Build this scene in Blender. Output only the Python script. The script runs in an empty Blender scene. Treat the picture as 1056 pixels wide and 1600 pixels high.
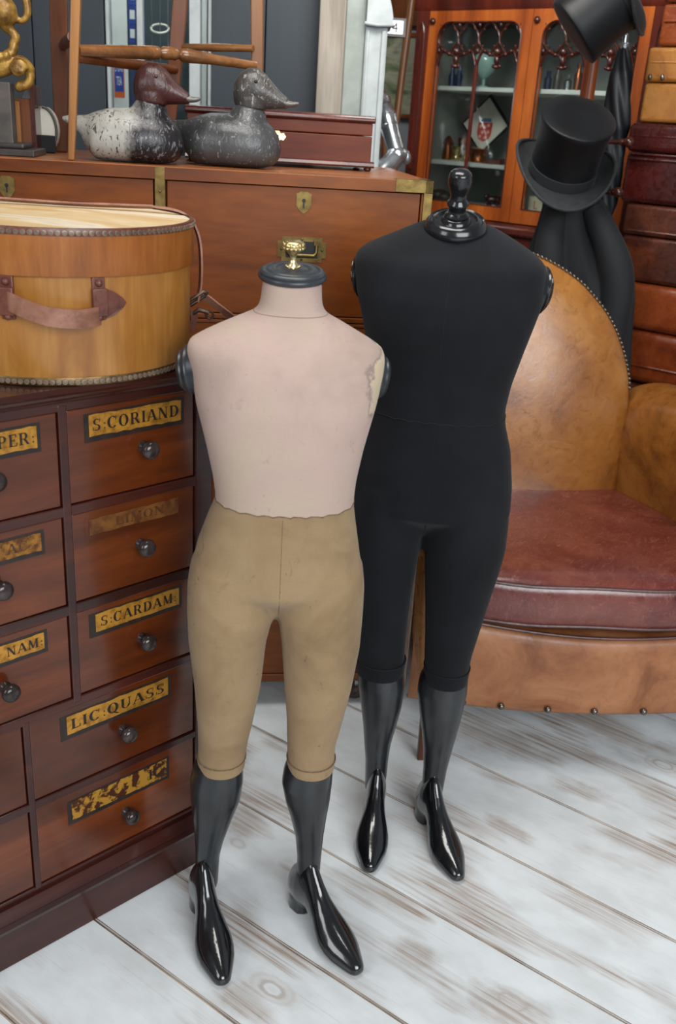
import bpy, bmesh, math, random
from mathutils import Vector as V, Matrix, Euler, noise as mnoise
random.seed(7)
PI = math.pi
scene = bpy.context.scene
col = scene.collection

# ------------------------------------------------------------------ camera, world, lights, exposure
cam_d = bpy.data.cameras.new('camera')
cam = bpy.data.objects.new('camera', cam_d); col.objects.link(cam)
cam_d.sensor_fit = 'VERTICAL'; cam_d.sensor_height = 36.0; cam_d.lens = 1480/1600*36
cam_d.clip_start = .05
cam.matrix_world = Matrix(((0.99800, -0.06321, 0, 0), (0.02399, 0.37882, -0.92516, 0), (0.05848, 0.92331, 0.37958, 1.40), (0, 0, 0, 1)))
cam_d.dof.use_dof = True; cam_d.dof.focus_distance = 1.75; cam_d.dof.aperture_fstop = 5.0
scene.camera = cam

scene.view_settings.view_transform = 'Standard'; scene.view_settings.look = 'None'
scene.view_settings.gamma = 1; scene.view_settings.use_curve_mapping = False
scene.view_settings.exposure = 0.0

world = bpy.data.worlds.new('world'); scene.world = world; world.use_nodes = True
bg = world.node_tree.nodes['Background']
bg.inputs[0].default_value = (.96, .98, 1.0, 1); bg.inputs[1].default_value = .20

def area(name, loc, target, sx, sy, power, colour):
    l = bpy.data.lights.new(name, 'AREA'); l.shape = 'RECTANGLE'; l.size = sx; l.size_y = sy; l.energy = power; l.color = colour
    o = bpy.data.objects.new(name, l); col.objects.link(o); o.location = loc
    o.rotation_euler = (V(target)-V(loc)).to_track_quat('-Z', 'Y').to_euler()
    return o
# daylight of the shop front behind the photographer, then unseen fills added to brighten bookcase and niche
area('shop_front_daylight', (1.5, -2.0, 2.3), (.2, 1.7, .5), 2.8, 2.0, 165, (.93, .97, 1.0))
area('side_daylight', (-2.4, -.9, 2.2), (-.2, 1.6, .6), 1.2, 1.6, 34, (.95, .98, 1.0))
area('bookcase_softbox', (-.1, 1.5, 2.75), (.55, 3.3, 1.2), 1.3, .9, 38, (1.0, .98, .94))  # overhead softbox added to light the bookcase, not a fitting of the shop
area('bookcase_fill', (.25, 2.45, 2.25), (.25, 3.85, 1.35), .45, .3, 9, (1.0, .97, .92))  # unseen fill added to lift the dark bookcase interior
area('niche_fill', (-.64, 3.32, 2.3), (-.68, 3.6, 1.5), .3, .12, 5, (.93, .98, 1.0))  # unseen fill added inside the niche to brighten its goods

# ------------------------------------------------------------------ materials
def lin(h):
    h = h.lstrip('#'); c = [int(h[i:i+2], 16)/255 for i in (0, 2, 4)]
    return tuple((x/12.92 if x <= .04045 else ((x+.055)/1.055)**2.4) for x in c)+(1,)
class NT:
    def __init__(s, name):
        s.m = bpy.data.materials.new(name); s.m.use_nodes = True; s.t = s.m.node_tree; s.n = s.t.nodes; s.b = s.n['Principled BSDF']
    def add(s, typ, **kw):
        x = s.n.new(typ)
        for k, v in kw.items():
            if k in ('op',): x.operation = v
            else: setattr(x, k, v)
        return x
    def link(s, a, b): s.t.links.new(a, b)
    def coords(s, scale=(1, 1, 1), rotz=0, loc=(0, 0, 0), rot=None):
        c = s.add('ShaderNodeTexCoord'); m = s.add('ShaderNodeMapping'); r = s.add('ShaderNodeMapping')
        r.inputs['Rotation'].default_value = rot or (0, 0, rotz); m.inputs['Scale'].default_value = scale; m.inputs['Location'].default_value = loc
        s.link(c.outputs['Object'], r.inputs[0]); s.link(r.outputs[0], m.inputs[0]); return m.outputs[0]
    def noise(s, vec, scale, detail=5, rough=.55, distort=0):
        x = s.add('ShaderNodeTexNoise'); x.inputs['Scale'].default_value = scale; x.inputs['Detail'].default_value = detail
        x.inputs['Roughness'].default_value = rough; x.inputs['Distortion'].default_value = distort
        s.link(vec, x.inputs['Vector']); return x.outputs['Fac']
    def ramp(s, fac, stops):
        x = s.add('ShaderNodeValToRGB'); e = x.color_ramp.elements
        while len(e) < len(stops): e.new(.5)
        for el, (p, c) in zip(e, stops): el.position = p; el.color = lin(c) if isinstance(c, str) else (c, c, c, 1)
        s.link(fac, x.inputs[0]); return x.outputs[0]
    def mix(s, f, a, b, mode='MIX'):
        x = s.add('ShaderNodeMix', data_type='RGBA', blend_type=mode)
        for sock, v in ((x.inputs['Factor'], f), (x.inputs['A'], a), (x.inputs['B'], b)): pass
        fs = x.inputs[0]; As = [i for i in x.inputs if i.name == 'A' and i.type == 'RGBA'][0]; Bs = [i for i in x.inputs if i.name == 'B' and i.type == 'RGBA'][0]
        for sock, v in ((fs, f), (As, a), (Bs, b)):
            if isinstance(v, (int, float)): sock.default_value = v
            elif isinstance(v, str): sock.default_value = lin(v)
            else: s.link(v, sock)
        return [o for o in x.outputs if o.type == 'RGBA'][0]
    def math(s, op, a, b=0.0, clamp=False):
        x = s.add('ShaderNodeMath', op=op); x.use_clamp = clamp
        for i, v in enumerate((a, b)):
            if isinstance(v, (int, float)): x.inputs[i].default_value = v
            else: s.link(v, x.inputs[i])
        return x.outputs[0]
    def set(s, **kw):
        for k, v in kw.items():
            k = k.replace('_', ' ')
            if isinstance(v, (int, float, tuple)): s.b.inputs[k].default_value = v
            elif isinstance(v, str): s.b.inputs[k].default_value = lin(v)
            else: s.link(v, s.b.inputs[k])
    def bump(s, h, strength=.2, dist=.002):
        x = s.add('ShaderNodeBump'); x.inputs['Strength'].default_value = strength; x.inputs['Distance'].default_value = dist
        s.link(h, x.inputs['Height']); s.link(x.outputs[0], s.b.inputs['Normal'])

def wood(name, dark, mid, light, axis='x', rotz=0, rough=.3, scale=9, stretch=.09, coat=.0, bump=.05, spec=.4):
    t = NT(name); sc = [1, 1, 1]; sc['xyz'.index(axis)] = stretch
    v = t.coords(tuple(sc), -rotz); n1 = t.noise(v, scale, 6, .6, .6); n2 = t.noise(v, scale*9, 3, .6); n3 = t.noise(t.coords((1, 1, 1)), 3.5, 3)
    c = t.ramp(n1, [(.30, dark), (.5, mid), (.72, light)])
    c = t.mix(t.math('MULTIPLY', t.ramp(n2, [(.35, 1.0), (.6, 0.0)]), .28), c, dark)
    c = t.mix(t.math('MULTIPLY', t.ramp(n3, [(.42, 0.0), (.72, 1.0)]), .35), c, dark)
    t.set(Base_Color=c, Roughness=t.ramp(n3, [(.3, max(.05, rough-.07)), (.7, rough+.1)]), Coat_Weight=coat, Coat_Roughness=.12, Specular_IOR_Level=spec)
    t.bump(n2, bump, .001); return t.m
def plain(name, c1, c2=None, scale=14, rough=.5, metal=0, bump=0, bscale=80, stretch=(1, 1, 1), rotz=0, detail=5, lo=.35, hi=.68, coat=0, spec=.5, sheen=0):
    t = NT(name); v = t.coords(stretch, -rotz); n = t.noise(v, scale, detail, .6, .2)
    c = t.ramp(n, [(lo, c1), (hi, c2 or c1)])
    t.set(Base_Color=c, Roughness=rough, Metallic=metal, Coat_Weight=coat, Specular_IOR_Level=spec)
    if sheen: t.set(Sheen_Weight=sheen, Sheen_Roughness=.4)
    if bump: t.bump(t.noise(v, bscale, 4), bump, .002)
    return t.m
def leather(name, dark, mid, light, rough=.35, scale=5, bump=.25, scratch=None, coat=.0):
    t = NT(name); v = t.coords(); n1 = t.noise(v, scale, 8, .62, .8); n2 = t.noise(v, 170, 3); n3 = t.noise(v, scale*5, 5, .6, 1.5)
    c = t.ramp(n1, [(.28, dark), (.46, mid), (.72, light)])
    c = t.mix(t.math('MULTIPLY', t.ramp(n3, [(.28, 1.0), (.50, 0.0)]), .30), c, dark)
    if scratch:
        w = t.noise(t.coords((1.2, .25, .6), .5), 26, 2, .5, 2.5)
        c = t.mix(t.math('MULTIPLY', t.ramp(w, [(.485, 0.0), (.5, 1.0), (.515, 0.0)]), .4), c, scratch)
    t.set(Base_Color=c, Roughness=t.ramp(n3, [(.3, rough-.08), (.7, rough+.12)]), Coat_Weight=coat, Coat_Roughness=.2)
    h = t.math('ADD', t.math('MULTIPLY', n2, .3), n3); t.bump(h, bump, .002); return t.m
M = {}
def mk(k, m): M[k] = m
# woods
A_CAB = math.atan2(.700, .714); A_CH = math.radians(8); A_BK = math.radians(-38); A_AC = math.radians(4)
mk('cab_front', wood('drawer_mahogany', '#301408', '#5e2a0f', '#7f3f18', 'x', A_CAB, .18, 7, .16, coat=.4))
mk('cab_dark', wood('dark_mahogany', '#24100c', '#3a1812', '#52241a', 'x', A_CAB, .22, 9, .1, coat=.3))
mk('chest', wood('campaign_chest_teak', '#3e1a05', '#6e360c', '#864914', 'x', A_CH, .38, 6, .22, coat=.03, spec=.3))
mk('chest_top', wood('chest_top_teak', '#7a4828', '#925830', '#a56c40', 'x', A_CH, .3, 8, .1))
mk('book', wood('bookcase_mahogany', '#6b2d0e', '#a04f1c', '#b5652a', 'z', A_BK, .25, 10, .1, coat=.3))
mk('book_dark', wood('bookcase_dark_mahogany', '#32120c', '#4f1e14', '#68291a', 'z', A_BK, .22, 10, .1, coat=.3))
mk('carved', plain('carved_mahogany', '#2d120c', '#4a2016', 30, .22))
mk('box', wood('writing_box_mahogany', '#321006', '#5c2209', '#743311', 'x', A_CH, .36, 9, .1, coat=0, spec=.25))
mk('stool', wood('stool_beech', '#643a18', '#8c5c2d', '#a57541', 'z', 0, .36, 11, .07))
mk('stool_dark', wood('stool_dark_beech', '#3f1e0c', '#643416', '#78431f', 'z', 0, .35, 11, .07))
mk('turned', wood('turned_stretcher_wood', '#4a2c16', '#7d512c', '#a57648', 'x', 0, .25, 14, .1, coat=.3))
mk('boxply', None)
mk('pole', wood('pole_wood', '#3d2414', '#66401f', '#85582f', 'z', 0, .35, 14, .05))
mk('stand', wood('coat_stand_wood', '#4d210e', '#7d3c18', '#96501f', 'z', 0, .3, 12, .06))
mk('ebony', plain('ebonised_wood', '#101113', '#1d1f22', 16, .19, coat=.2, spec=.5))
mk('satin', plain('satin_ebonised_wood', '#24282d', '#33383e', 16, .36))
mk('seam', plain('seam_thread', '#5f4e3a', '#7d6a50', 200, .9))
mk('blackseam', plain('black_seam_thread', '#060607', '#0b0b0d', 200, .9))
mk('floor_edge', plain('worn_board_edge', '#6b4a30', '#bfa58c', 9, .6, detail=8, stretch=(1, 1, 1), lo=.35, hi=.62))
mk('legwood', plain('black_painted_leg', '#15171a', '#24272a', 18, .27, spec=.6, bump=.03, bscale=50))
mk('shoeblack', plain('black_lacquer_shoe', '#0b0d10', '#13161a', 12, .17, coat=.6, spec=.6))
mk('knob', plain('horn_brown_knob', '#2c2422', '#4a4140', 30, .16, metal=.35))
mk('brass', plain('aged_brass', '#5a4727', '#84703f', 40, .42, metal=.8, bump=.15, bscale=60))
mk('brass_bright', plain('polished_brass', '#c2a868', '#ead9ac', 30, .26, metal=.9))
mk('brass_dark', plain('dark_brass', '#4a3a24', '#7a6240', 40, .4, metal=.8))
mk('black_hole', plain('keyhole_black', '#060505'))
mk('gilt', plain('gilded_carving', '#5e3f14', '#bd9445', 26, .42, metal=.4, bump=.6, bscale=45))
mk('silver', plain('polished_steel_armour', '#8d9296', '#d5d9dc', 9, .22, metal=.9))
mk('nailhead', plain('nail_head_steel', '#4b443c', '#8d867a', 60, .25, metal=.9))
mk('iron', plain('buckle_iron', '#3a2a22', '#6a564a', 60, .4, metal=.6))
# leathers
mk('strap', leather('brown_strap_leather', '#5d392b', '#865a48', '#a2745f', .42, 14, .1))
mk('strap_dark', leather('dark_strap_leather', '#3f2019', '#5e3226', '#744436', .35, 14, .1))
mk('back_leather', leather('amber_armchair_leather', '#4a270c', '#84501e', '#9e6a2e', .30, 4.5, .3, '#6d4420', coat=.3))
mk('skirt_leather', leather('brown_skirt_leather', '#66361a', '#8f5a36', '#a8734e', .42, 6, .25))
mk('cushion', leather('burgundy_cushion_leather', '#3f1514', '#632a24', '#7d4234', .25, 4, .3, '#9c6a5c', coat=.4))
mk('piping', leather('dark_piping_leather', '#2b1413', '#472422', '#5b3330', .35, 12, .1))
mk('glare_leather', leather('glare_painted_leather', '#86766a', '#a99c90', '#c2b8ad', .35, 8, .2))  # pale tone is glare painted into the leather colour
mk('case_tan', leather('tan_case_leather', '#5c3210', '#8a5722', '#a06c2e', .34, 7, .25, coat=.2))
mk('case_red', leather('oxblood_case_leather', '#170506', '#340d0b', '#491511', .26, 7, .25, coat=.4))
mk('case_dark', leather('dark_brown_case_leather', '#1c0b08', '#3d1a0e', '#5e2c15', .32, 7, .25, coat=.2))
mk('case_brown', leather('chestnut_case_leather', '#32120a', '#662b11', '#803e1a', .24, 6, .25, coat=.4))
# cloths
def cloth(name, cols, weave=900, rough=.85, bump=.15, stains=None, sheen=.1, mott=7):
    t = NT(name); v = t.coords(); n = t.noise(v, mott, 7, .6, .5)
    c = t.ramp(n, [(.28, cols[0]), (.5, cols[1]), (.74, cols[2])])
    w1 = t.noise(t.coords((1, 1, .05)), weave, 2); w2 = t.noise(t.coords((.05, .05, 1)), weave, 2)
    w = t.math('ADD', w1, w2)
    c = t.mix(t.math('MULTIPLY', t.ramp(t.math('MULTIPLY', w, .5), [(.35, 1.0), (.55, 0.0)]), .16), c, cols[0])
    if stains:
        s1 = t.noise(v, 19, 6, .65, 1.2); c = t.mix(t.math('MULTIPLY', t.ramp(s1, [(.63, 0.0), (.76, 1.0)]), .6), c, stains)
        s2 = t.noise(t.coords((1, 1, .5)), 55, 4, .6, 2); c = t.mix(t.math('MULTIPLY', t.ramp(s2, [(.68, 0.0), (.74, 1.0)]), .6), c, stains)
    t.set(Base_Color=c, Roughness=rough, Sheen_Weight=sheen, Specular_IOR_Level=.2)
    t.bump(w, bump, .0006); return t
mk('stud', plain('pale_studs', '#6d5a4c', '#8f7d6c', 60, .35, metal=.4))
def shoulder_patch(t):               # torn place on one shoulder where paler lining shows
    old = t.b.inputs['Base Color'].links[0].from_socket
    v = t.coords(); sub = t.add('ShaderNodeVectorMath', operation='SUBTRACT'); t.link(v, sub.inputs[0]); sub.inputs[1].default_value = (.176, -.030, 1.050)
    mp = t.add('ShaderNodeMapping'); mp.inputs['Scale'].default_value = (19, 8, 12); t.link(sub.outputs[0], mp.inputs[0])
    ln = t.add('ShaderNodeVectorMath', operation='LENGTH'); t.link(mp.outputs[0], ln.inputs[0])
    d = t.math('ADD', ln.outputs['Value'], t.math('MULTIPLY', t.math('SUBTRACT', t.noise(v, 32, 4), .5), .9))
    c = t.mix(t.ramp(d, [(.80, 0.0), (.84, .6), (.93, 0.0)]), old, '#6f6255'); c = t.mix(t.ramp(d, [(.76, 1.0), (.80, 0.0)]), c, '#b8a68c')
    t.link(c, t.b.inputs['Base Color'])
t = cloth('faded_torso_linen', ('#988579', '#b0988e', '#aea188'), stains='#85745e', mott=4)
shoulder_patch(t); mk('linen', t.m)
mk('linen_base', t.m)
mk('khaki', cloth('khaki_leg_linen', ('#755f43', '#8d7557', '#9a8465'), stains='#54432c').m)
mk('blackcloth', cloth('black_jersey', ('#0b0c0f', '#111216', '#17181d'), bump=.2, sheen=.05).m)
mk('hat', plain('black_silk_plush', '#040507', '#0a0d11', 9, .48, spec=.25, sheen=.04, stretch=(1, 1, .3), bump=.1, bscale=300))
mk('hat_brim', plain('charcoal_felt_brim', '#0d1012', '#1b2023', 60, .7, sheen=.06, bump=.2, bscale=200))
mk('coat', plain('black_wool_coat', '#06080b', '#0e1216', 6, .8, sheen=.03, bump=.2, bscale=400))
mk('umb', plain('black_umbrella_silk', '#0d1014', '#1d2228', 12, .5, stretch=(1, 1, .3)))
# label, paint, glass
mk('gold', plain('gold_leaf_label', '#7d4f14', '#c08a35', 60, .3, metal=.45, detail=8, lo=.3, hi=.55))
mk('gold_worn', plain('worn_gold_label', '#5b3515', '#a06c2a', 70, .35, metal=.4, detail=8, lo=.42, hi=.6))
mk('gold_flake', plain('flaked_gold_label', '#4a2411', '#b8862f', 55, .35, metal=.4, detail=8, lo=.47, hi=.53))
mk('gold_dim', plain('dim_varnished_label', '#57301a', '#7c5028', 40, .3, metal=.25, detail=8, lo=.35, hi=.6))
mk('ink', plain('black_letter_paint', '#17100c', '#2a1a10', 120, .4))
mk('ink_dim', plain('faded_letter_paint', '#3b2312', '#5a3718', 120, .4))
mk('label_border', plain('dark_label_border', '#1a1412', '#2e211a', 60, .35))
mk('white_paint', plain('white_paint', '#8f9696', '#a5abab', 12, .45))
mk('offwhite', plain('off_white_paint', '#b9b6aa', '#cfcdc2', 8, .5))
mk('shelf', plain('pale_shelf_paint', '#c3c6c1', '#d8dbd6', 8, .5))
mk('inner', plain('grey_bookcase_lining', '#8f948f', '#a5a9a3', 5, .7))
mk('slate', plain('slate_blue_boards', '#121a22', '#1b262f', 6, .5, stretch=(1, 1, .15)))
mk('greygreen', plain('grey_green_paint', '#777e78', '#8a918a', 14, .6, bump=.15, bscale=30))
mk('oldpost', wood('weathered_grey_post', '#6b645a', '#938a7e', '#aaa398', 'z', 0, .75, 16, .06, bump=.3))
mk('wallgrey', plain('pale_grey_wall', '#8b8f93', '#9da2a6', 4, .8))
mk('teal', plain('dark_teal_niche', '#1b2b30', '#263a40', 4, .5))
mk('blue', plain('enamel_blue', '#1f3b8c', '#2a4aa5', 12, .25))
mk('navy', plain('navy_paint', '#152a50', '#203a6a', 12, .35))
mk('orange', plain('enamel_orange', '#d05a1e', '#e06c2a', 12, .25))
mk('enamel', plain('enamel_white', '#d5d8d6', '#e6e8e6', 12, .2))
mk('lilac', plain('pale_lilac_glaze', '#a7abb5', '#c6c9cf', 12, .2))
mk('opal', plain('opaline_glass', '#8fb3ab', '#a9c8c0', 8, .15, coat=.4))
mk('copper', plain('copper', '#7d4426', '#a8653c', 20, .25, metal=.8))
mk('card', plain('cream_card', '#c9bfa6', '#d8cfb8', 12, .7))
mk('red', plain('heraldic_red', '#a8342b', '#c2503f', 40, .5))
mk('pink', plain('heraldic_pink', '#cf9a8a', '#dcb2a2', 40, .5))
mk('crestblue', plain('heraldic_blue', '#4f6390', '#62759e', 40, .5))
mk('crown', plain('heraldic_grey_gold', '#b5ab98', '#c7bfae', 40, .5))
mk('stone', plain('dark_stone', '#35312d', '#524b44', 20, .4))
mk('charcoal', plain('charcoal_stand_wood', '#231f1e', '#37312f', 20, .35))
def glassmat(name, tint, alpha, rough=.03):
    t = NT(name); tr = t.add('ShaderNodeBsdfTransparent'); gl = t.add('ShaderNodeBsdfGlossy'); mx = t.add('ShaderNodeMixShader'); fr = t.add('ShaderNodeFresnel')
    fr.inputs[0].default_value = 1.45; tr.inputs[0].default_value = tint; gl.inputs['Roughness'].default_value = rough; gl.inputs[0].default_value = (1, 1, 1, 1)
    f = t.math('ADD', t.math('MULTIPLY', fr.outputs[0], alpha), 0.0, True)
    t.link(f, mx.inputs[0]); t.link(tr.outputs[0], mx.inputs[1]); t.link(gl.outputs[0], mx.inputs[2])
    t.link(mx.outputs[0], t.n['Material Output'].inputs[0]); return t.m
mk('glass', glassmat('cabinet_glass', (.93, .96, .95, 1), 1.0))
# plywood of the hat box: vertical figured grain, warm honey
t = NT('honey_plywood'); v = t.coords((1, 1, .22)); n1 = t.noise(v, 13, 6, .6, 1.2); n2 = t.noise(t.coords((1, 1, .03)), 110, 3); n3 = t.noise(t.coords(), 5, 3)
c = t.ramp(n1, [(.28, '#74461a'), (.5, '#aa7636'), (.74, '#bd8d4e')]); c = t.mix(t.math('MULTIPLY', t.ramp(n2, [(.4, 1.0), (.62, 0.0)]), .35), c, '#8a5018')
c = t.mix(t.math('MULTIPLY', t.ramp(n3, [(.42, 0.0), (.68, 1.0)]), .6), c, '#85511c'); t.set(Base_Color=c, Roughness=.32, Coat_Weight=.25, Coat_Roughness=.2); t.bump(n2, .05, .001); mk('boxply', t.m)
t = NT('pale_lid_board'); v = t.coords((.5, 1.6, 1), .15); n1 = t.noise(v, 7, 6, .6, 1.0); c = t.ramp(n1, [(.3, '#c79a5c'), (.5, '#dcbf8f'), (.62, '#e8dcc4'), (.8, '#a9743a')]); t.set(Base_Color=c, Roughness=.38); mk('lidtop', t.m)
mk('lidband', wood('lid_band_ply', '#6d3a14', '#955724', '#a86a32', 'z', 0, .35, 16, .12, coat=.2))
# ducks: old flaking paint
def duckpaint(name, base, chip, thr, breast=None, bx=0):
    t = NT(name); v = t.coords(); n1 = t.noise(v, 60, 5, .6); n2 = t.noise(t.coords((1, 1, .5)), 140, 3, .6, 1); n3 = t.noise(v, 9, 4)
    c = t.ramp(n3, [(.3, base[0]), (.7, base[1])])
    c = t.mix(t.ramp(n2, [(thr, 1.0), (thr+.05, 0.0)]), c, chip)
    if breast:
        sep = t.add('ShaderNodeSeparateXYZ'); cc = t.add('ShaderNodeTexCoord'); t.link(cc.outputs['Object'], sep.inputs[0])
        m = t.math('ADD', t.math('MULTIPLY', t.math('SUBTRACT', sep.outputs[0], bx), 30.0), t.math('MULTIPLY', t.math('SUBTRACT', n3, .5), 2.4)); m = t.math('ADD', m, t.math('MULTIPLY', t.math('SUBTRACT', n1, .5), 1.6)); m = t.math('ADD', m, .5, True)
        c2 = t.mix(t.ramp(n2, [(.36, 1.0), (.42, 0.0)]), breast, '#6d686a'); c = t.mix(m, c, c2)
    t.set(Base_Color=c, Roughness=.33); t.bump(n2, .5, .002); return t.m
mk('duck_white', duckpaint('flaking_white_paint', ('#8d8a82', '#a6a39b'), '#45413c', .38, '#1d1a1d', .008))
mk('duck_grey', duckpaint('worn_grey_paint', ('#2a2a2b', '#4a4a4b'), '#77756f', .34))
mk('duck_brown', duckpaint('dark_maroon_paint', ('#2f1816', '#472320'), '#1d1211', .3))
mk('duck_headgrey', duckpaint('worn_dark_head_paint', ('#302c2a', '#4b4744'), '#8a847c', .36))
mk('duck_bill', duckpaint('grey_bill_paint', ('#5d5856', '#7a7571'), '#55504c', .35))
# painting on the far wall
t = NT('landscape_canvas'); n = t.noise(t.coords((.6, .6, 2.0)), 7, 5, .6, .8); c = t.ramp(n, [(.32, '#4d5a40'), (.46, '#8a9270'), (.54, '#b0aa92'), (.68, '#62705c')]); t.set(Base_Color=c, Roughness=.6); mk('canvas', t.m)
# whitewashed floor boards (grain runs along local x after turning by -34.8 deg)
FLOOR_PATCHES = [(.30, 1.43, .10, .045), (.175, 1.425, .07, .035), (.185, 1.30, .07, .04), (.415, 1.655, .09, .03), (.61, 1.80, .12, .035), (.35, 1.20, .09, .05), (.69, 1.63, .12, .03), (.43, 2.00, .20, .09), (.72, 2.08, .22, .10), (-.16, 1.63, .09, .04), (-.10, 1.18, .08, .04)]
def floor_mat():
    t = NT('whitewashed_floor_boards'); a = math.radians(34.8)
    at = t.add('ShaderNodeAttribute', attribute_name='plank'); add = t.add('ShaderNodeVectorMath', operation='ADD')
    sc = t.add('ShaderNodeVectorMath', operation='SCALE'); sc.inputs['Scale'].default_value = 7.0; t.link(at.outputs['Color'], sc.inputs[0])
    geo = t.add('ShaderNodeNewGeometry'); rot = t.add('ShaderNodeMapping'); rot.inputs['Rotation'].default_value = (0, 0, a); t.link(geo.outputs['Position'], rot.inputs[0]); base = rot.outputs[0]; t.link(base, add.inputs[0]); t.link(sc.outputs[0], add.inputs[1]); P = add.outputs[0]
    def st(x, y, z=1):
        m = t.add('ShaderNodeMapping'); m.inputs['Scale'].default_value = (x, y, z); t.link(P, m.inputs[0]); return m.outputs[0]
    patch = t.noise(st(2.2, 6.0), 1.5, 3, .5, .3); grain = t.noise(st(1.3, 48), 2.2, 5, .7, .25); fine = t.noise(st(2.5, 120), 1.6, 4, .7); mott = t.noise(st(3, 5), 3, 5)
    white = t.ramp(mott, [(.3, '#cfd3d4'), (.55, '#dee3e5'), (.8, '#e6ecee')])
    brown = t.ramp(fine, [(.3, '#7d6450'), (.7, '#a78d75')])
    m1 = t.ramp(patch, [(.50, 0.0), (.66, 1.0)]); m2 = t.ramp(grain, [(.44, 0.0), (.62, 1.0)])
    mask = t.math('MULTIPLY', m1, t.math('ADD', t.math('MULTIPLY', m2, .75), .22))
    line = t.math('MULTIPLY', t.ramp(fine, [(.60, 0.0), (.72, 1.0)]), .30)
    mask = t.math('MAXIMUM', mask, line)
    # knots
    for (kx, ky, s, r0) in ((-.062, 1.209, .75, .017), (.358, 1.214, .8, .015), (.829, 1.923, .8, .020), (-.164, 1.560, .5, .010)):
        sub = t.add('ShaderNodeVectorMath', operation='SUBTRACT'); t.link(base, sub.inputs[0])
        sub.inputs[1].default_value = (kx*math.cos(a)-ky*math.sin(a), kx*math.sin(a)+ky*math.cos(a), 0)
        mp = t.add('ShaderNodeMapping'); mp.inputs['Scale'].default_value = (.62/s, 1/s, 0); t.link(sub.outputs[0], mp.inputs[0])
        ln = t.add('ShaderNodeVectorMath', operation='LENGTH'); t.link(mp.outputs[0], ln.inputs[0])
        dd = t.math('ADD', ln.outputs['Value'], t.math('MULTIPLY', t.math('SUBTRACT', mott, .5), .035))
        rg = t.math('MULTIPLY', t.math('SINE', t.math('MULTIPLY', dd, 420)), .25)
        k = t.ramp(dd, [(0.0, .12), (r0*.75, .10), (r0*.95, .62), (r0*1.5, .38), (r0*3.0, 0.0)])
        mask = t.math('MAXIMUM', mask, t.math('MULTIPLY', k, t.math('ADD', .75, rg)))
    # worn-through patches, and broad brown ones below the armchair
    for (kx, ky, hx, hy) in FLOOR_PATCHES:
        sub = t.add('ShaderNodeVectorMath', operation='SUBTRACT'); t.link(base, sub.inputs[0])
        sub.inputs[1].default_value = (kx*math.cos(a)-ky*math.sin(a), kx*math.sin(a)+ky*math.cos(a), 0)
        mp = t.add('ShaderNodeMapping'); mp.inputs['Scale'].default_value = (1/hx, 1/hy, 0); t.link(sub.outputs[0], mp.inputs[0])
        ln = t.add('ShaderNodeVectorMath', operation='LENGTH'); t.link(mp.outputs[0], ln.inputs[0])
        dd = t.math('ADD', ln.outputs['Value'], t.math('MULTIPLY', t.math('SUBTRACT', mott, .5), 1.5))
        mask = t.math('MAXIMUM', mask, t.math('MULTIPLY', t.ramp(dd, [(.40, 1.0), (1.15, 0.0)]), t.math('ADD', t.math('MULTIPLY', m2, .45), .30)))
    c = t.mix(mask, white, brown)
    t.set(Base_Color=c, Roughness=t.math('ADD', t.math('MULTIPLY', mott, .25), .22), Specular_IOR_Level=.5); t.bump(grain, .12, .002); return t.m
mk('floor', floor_mat())

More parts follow.
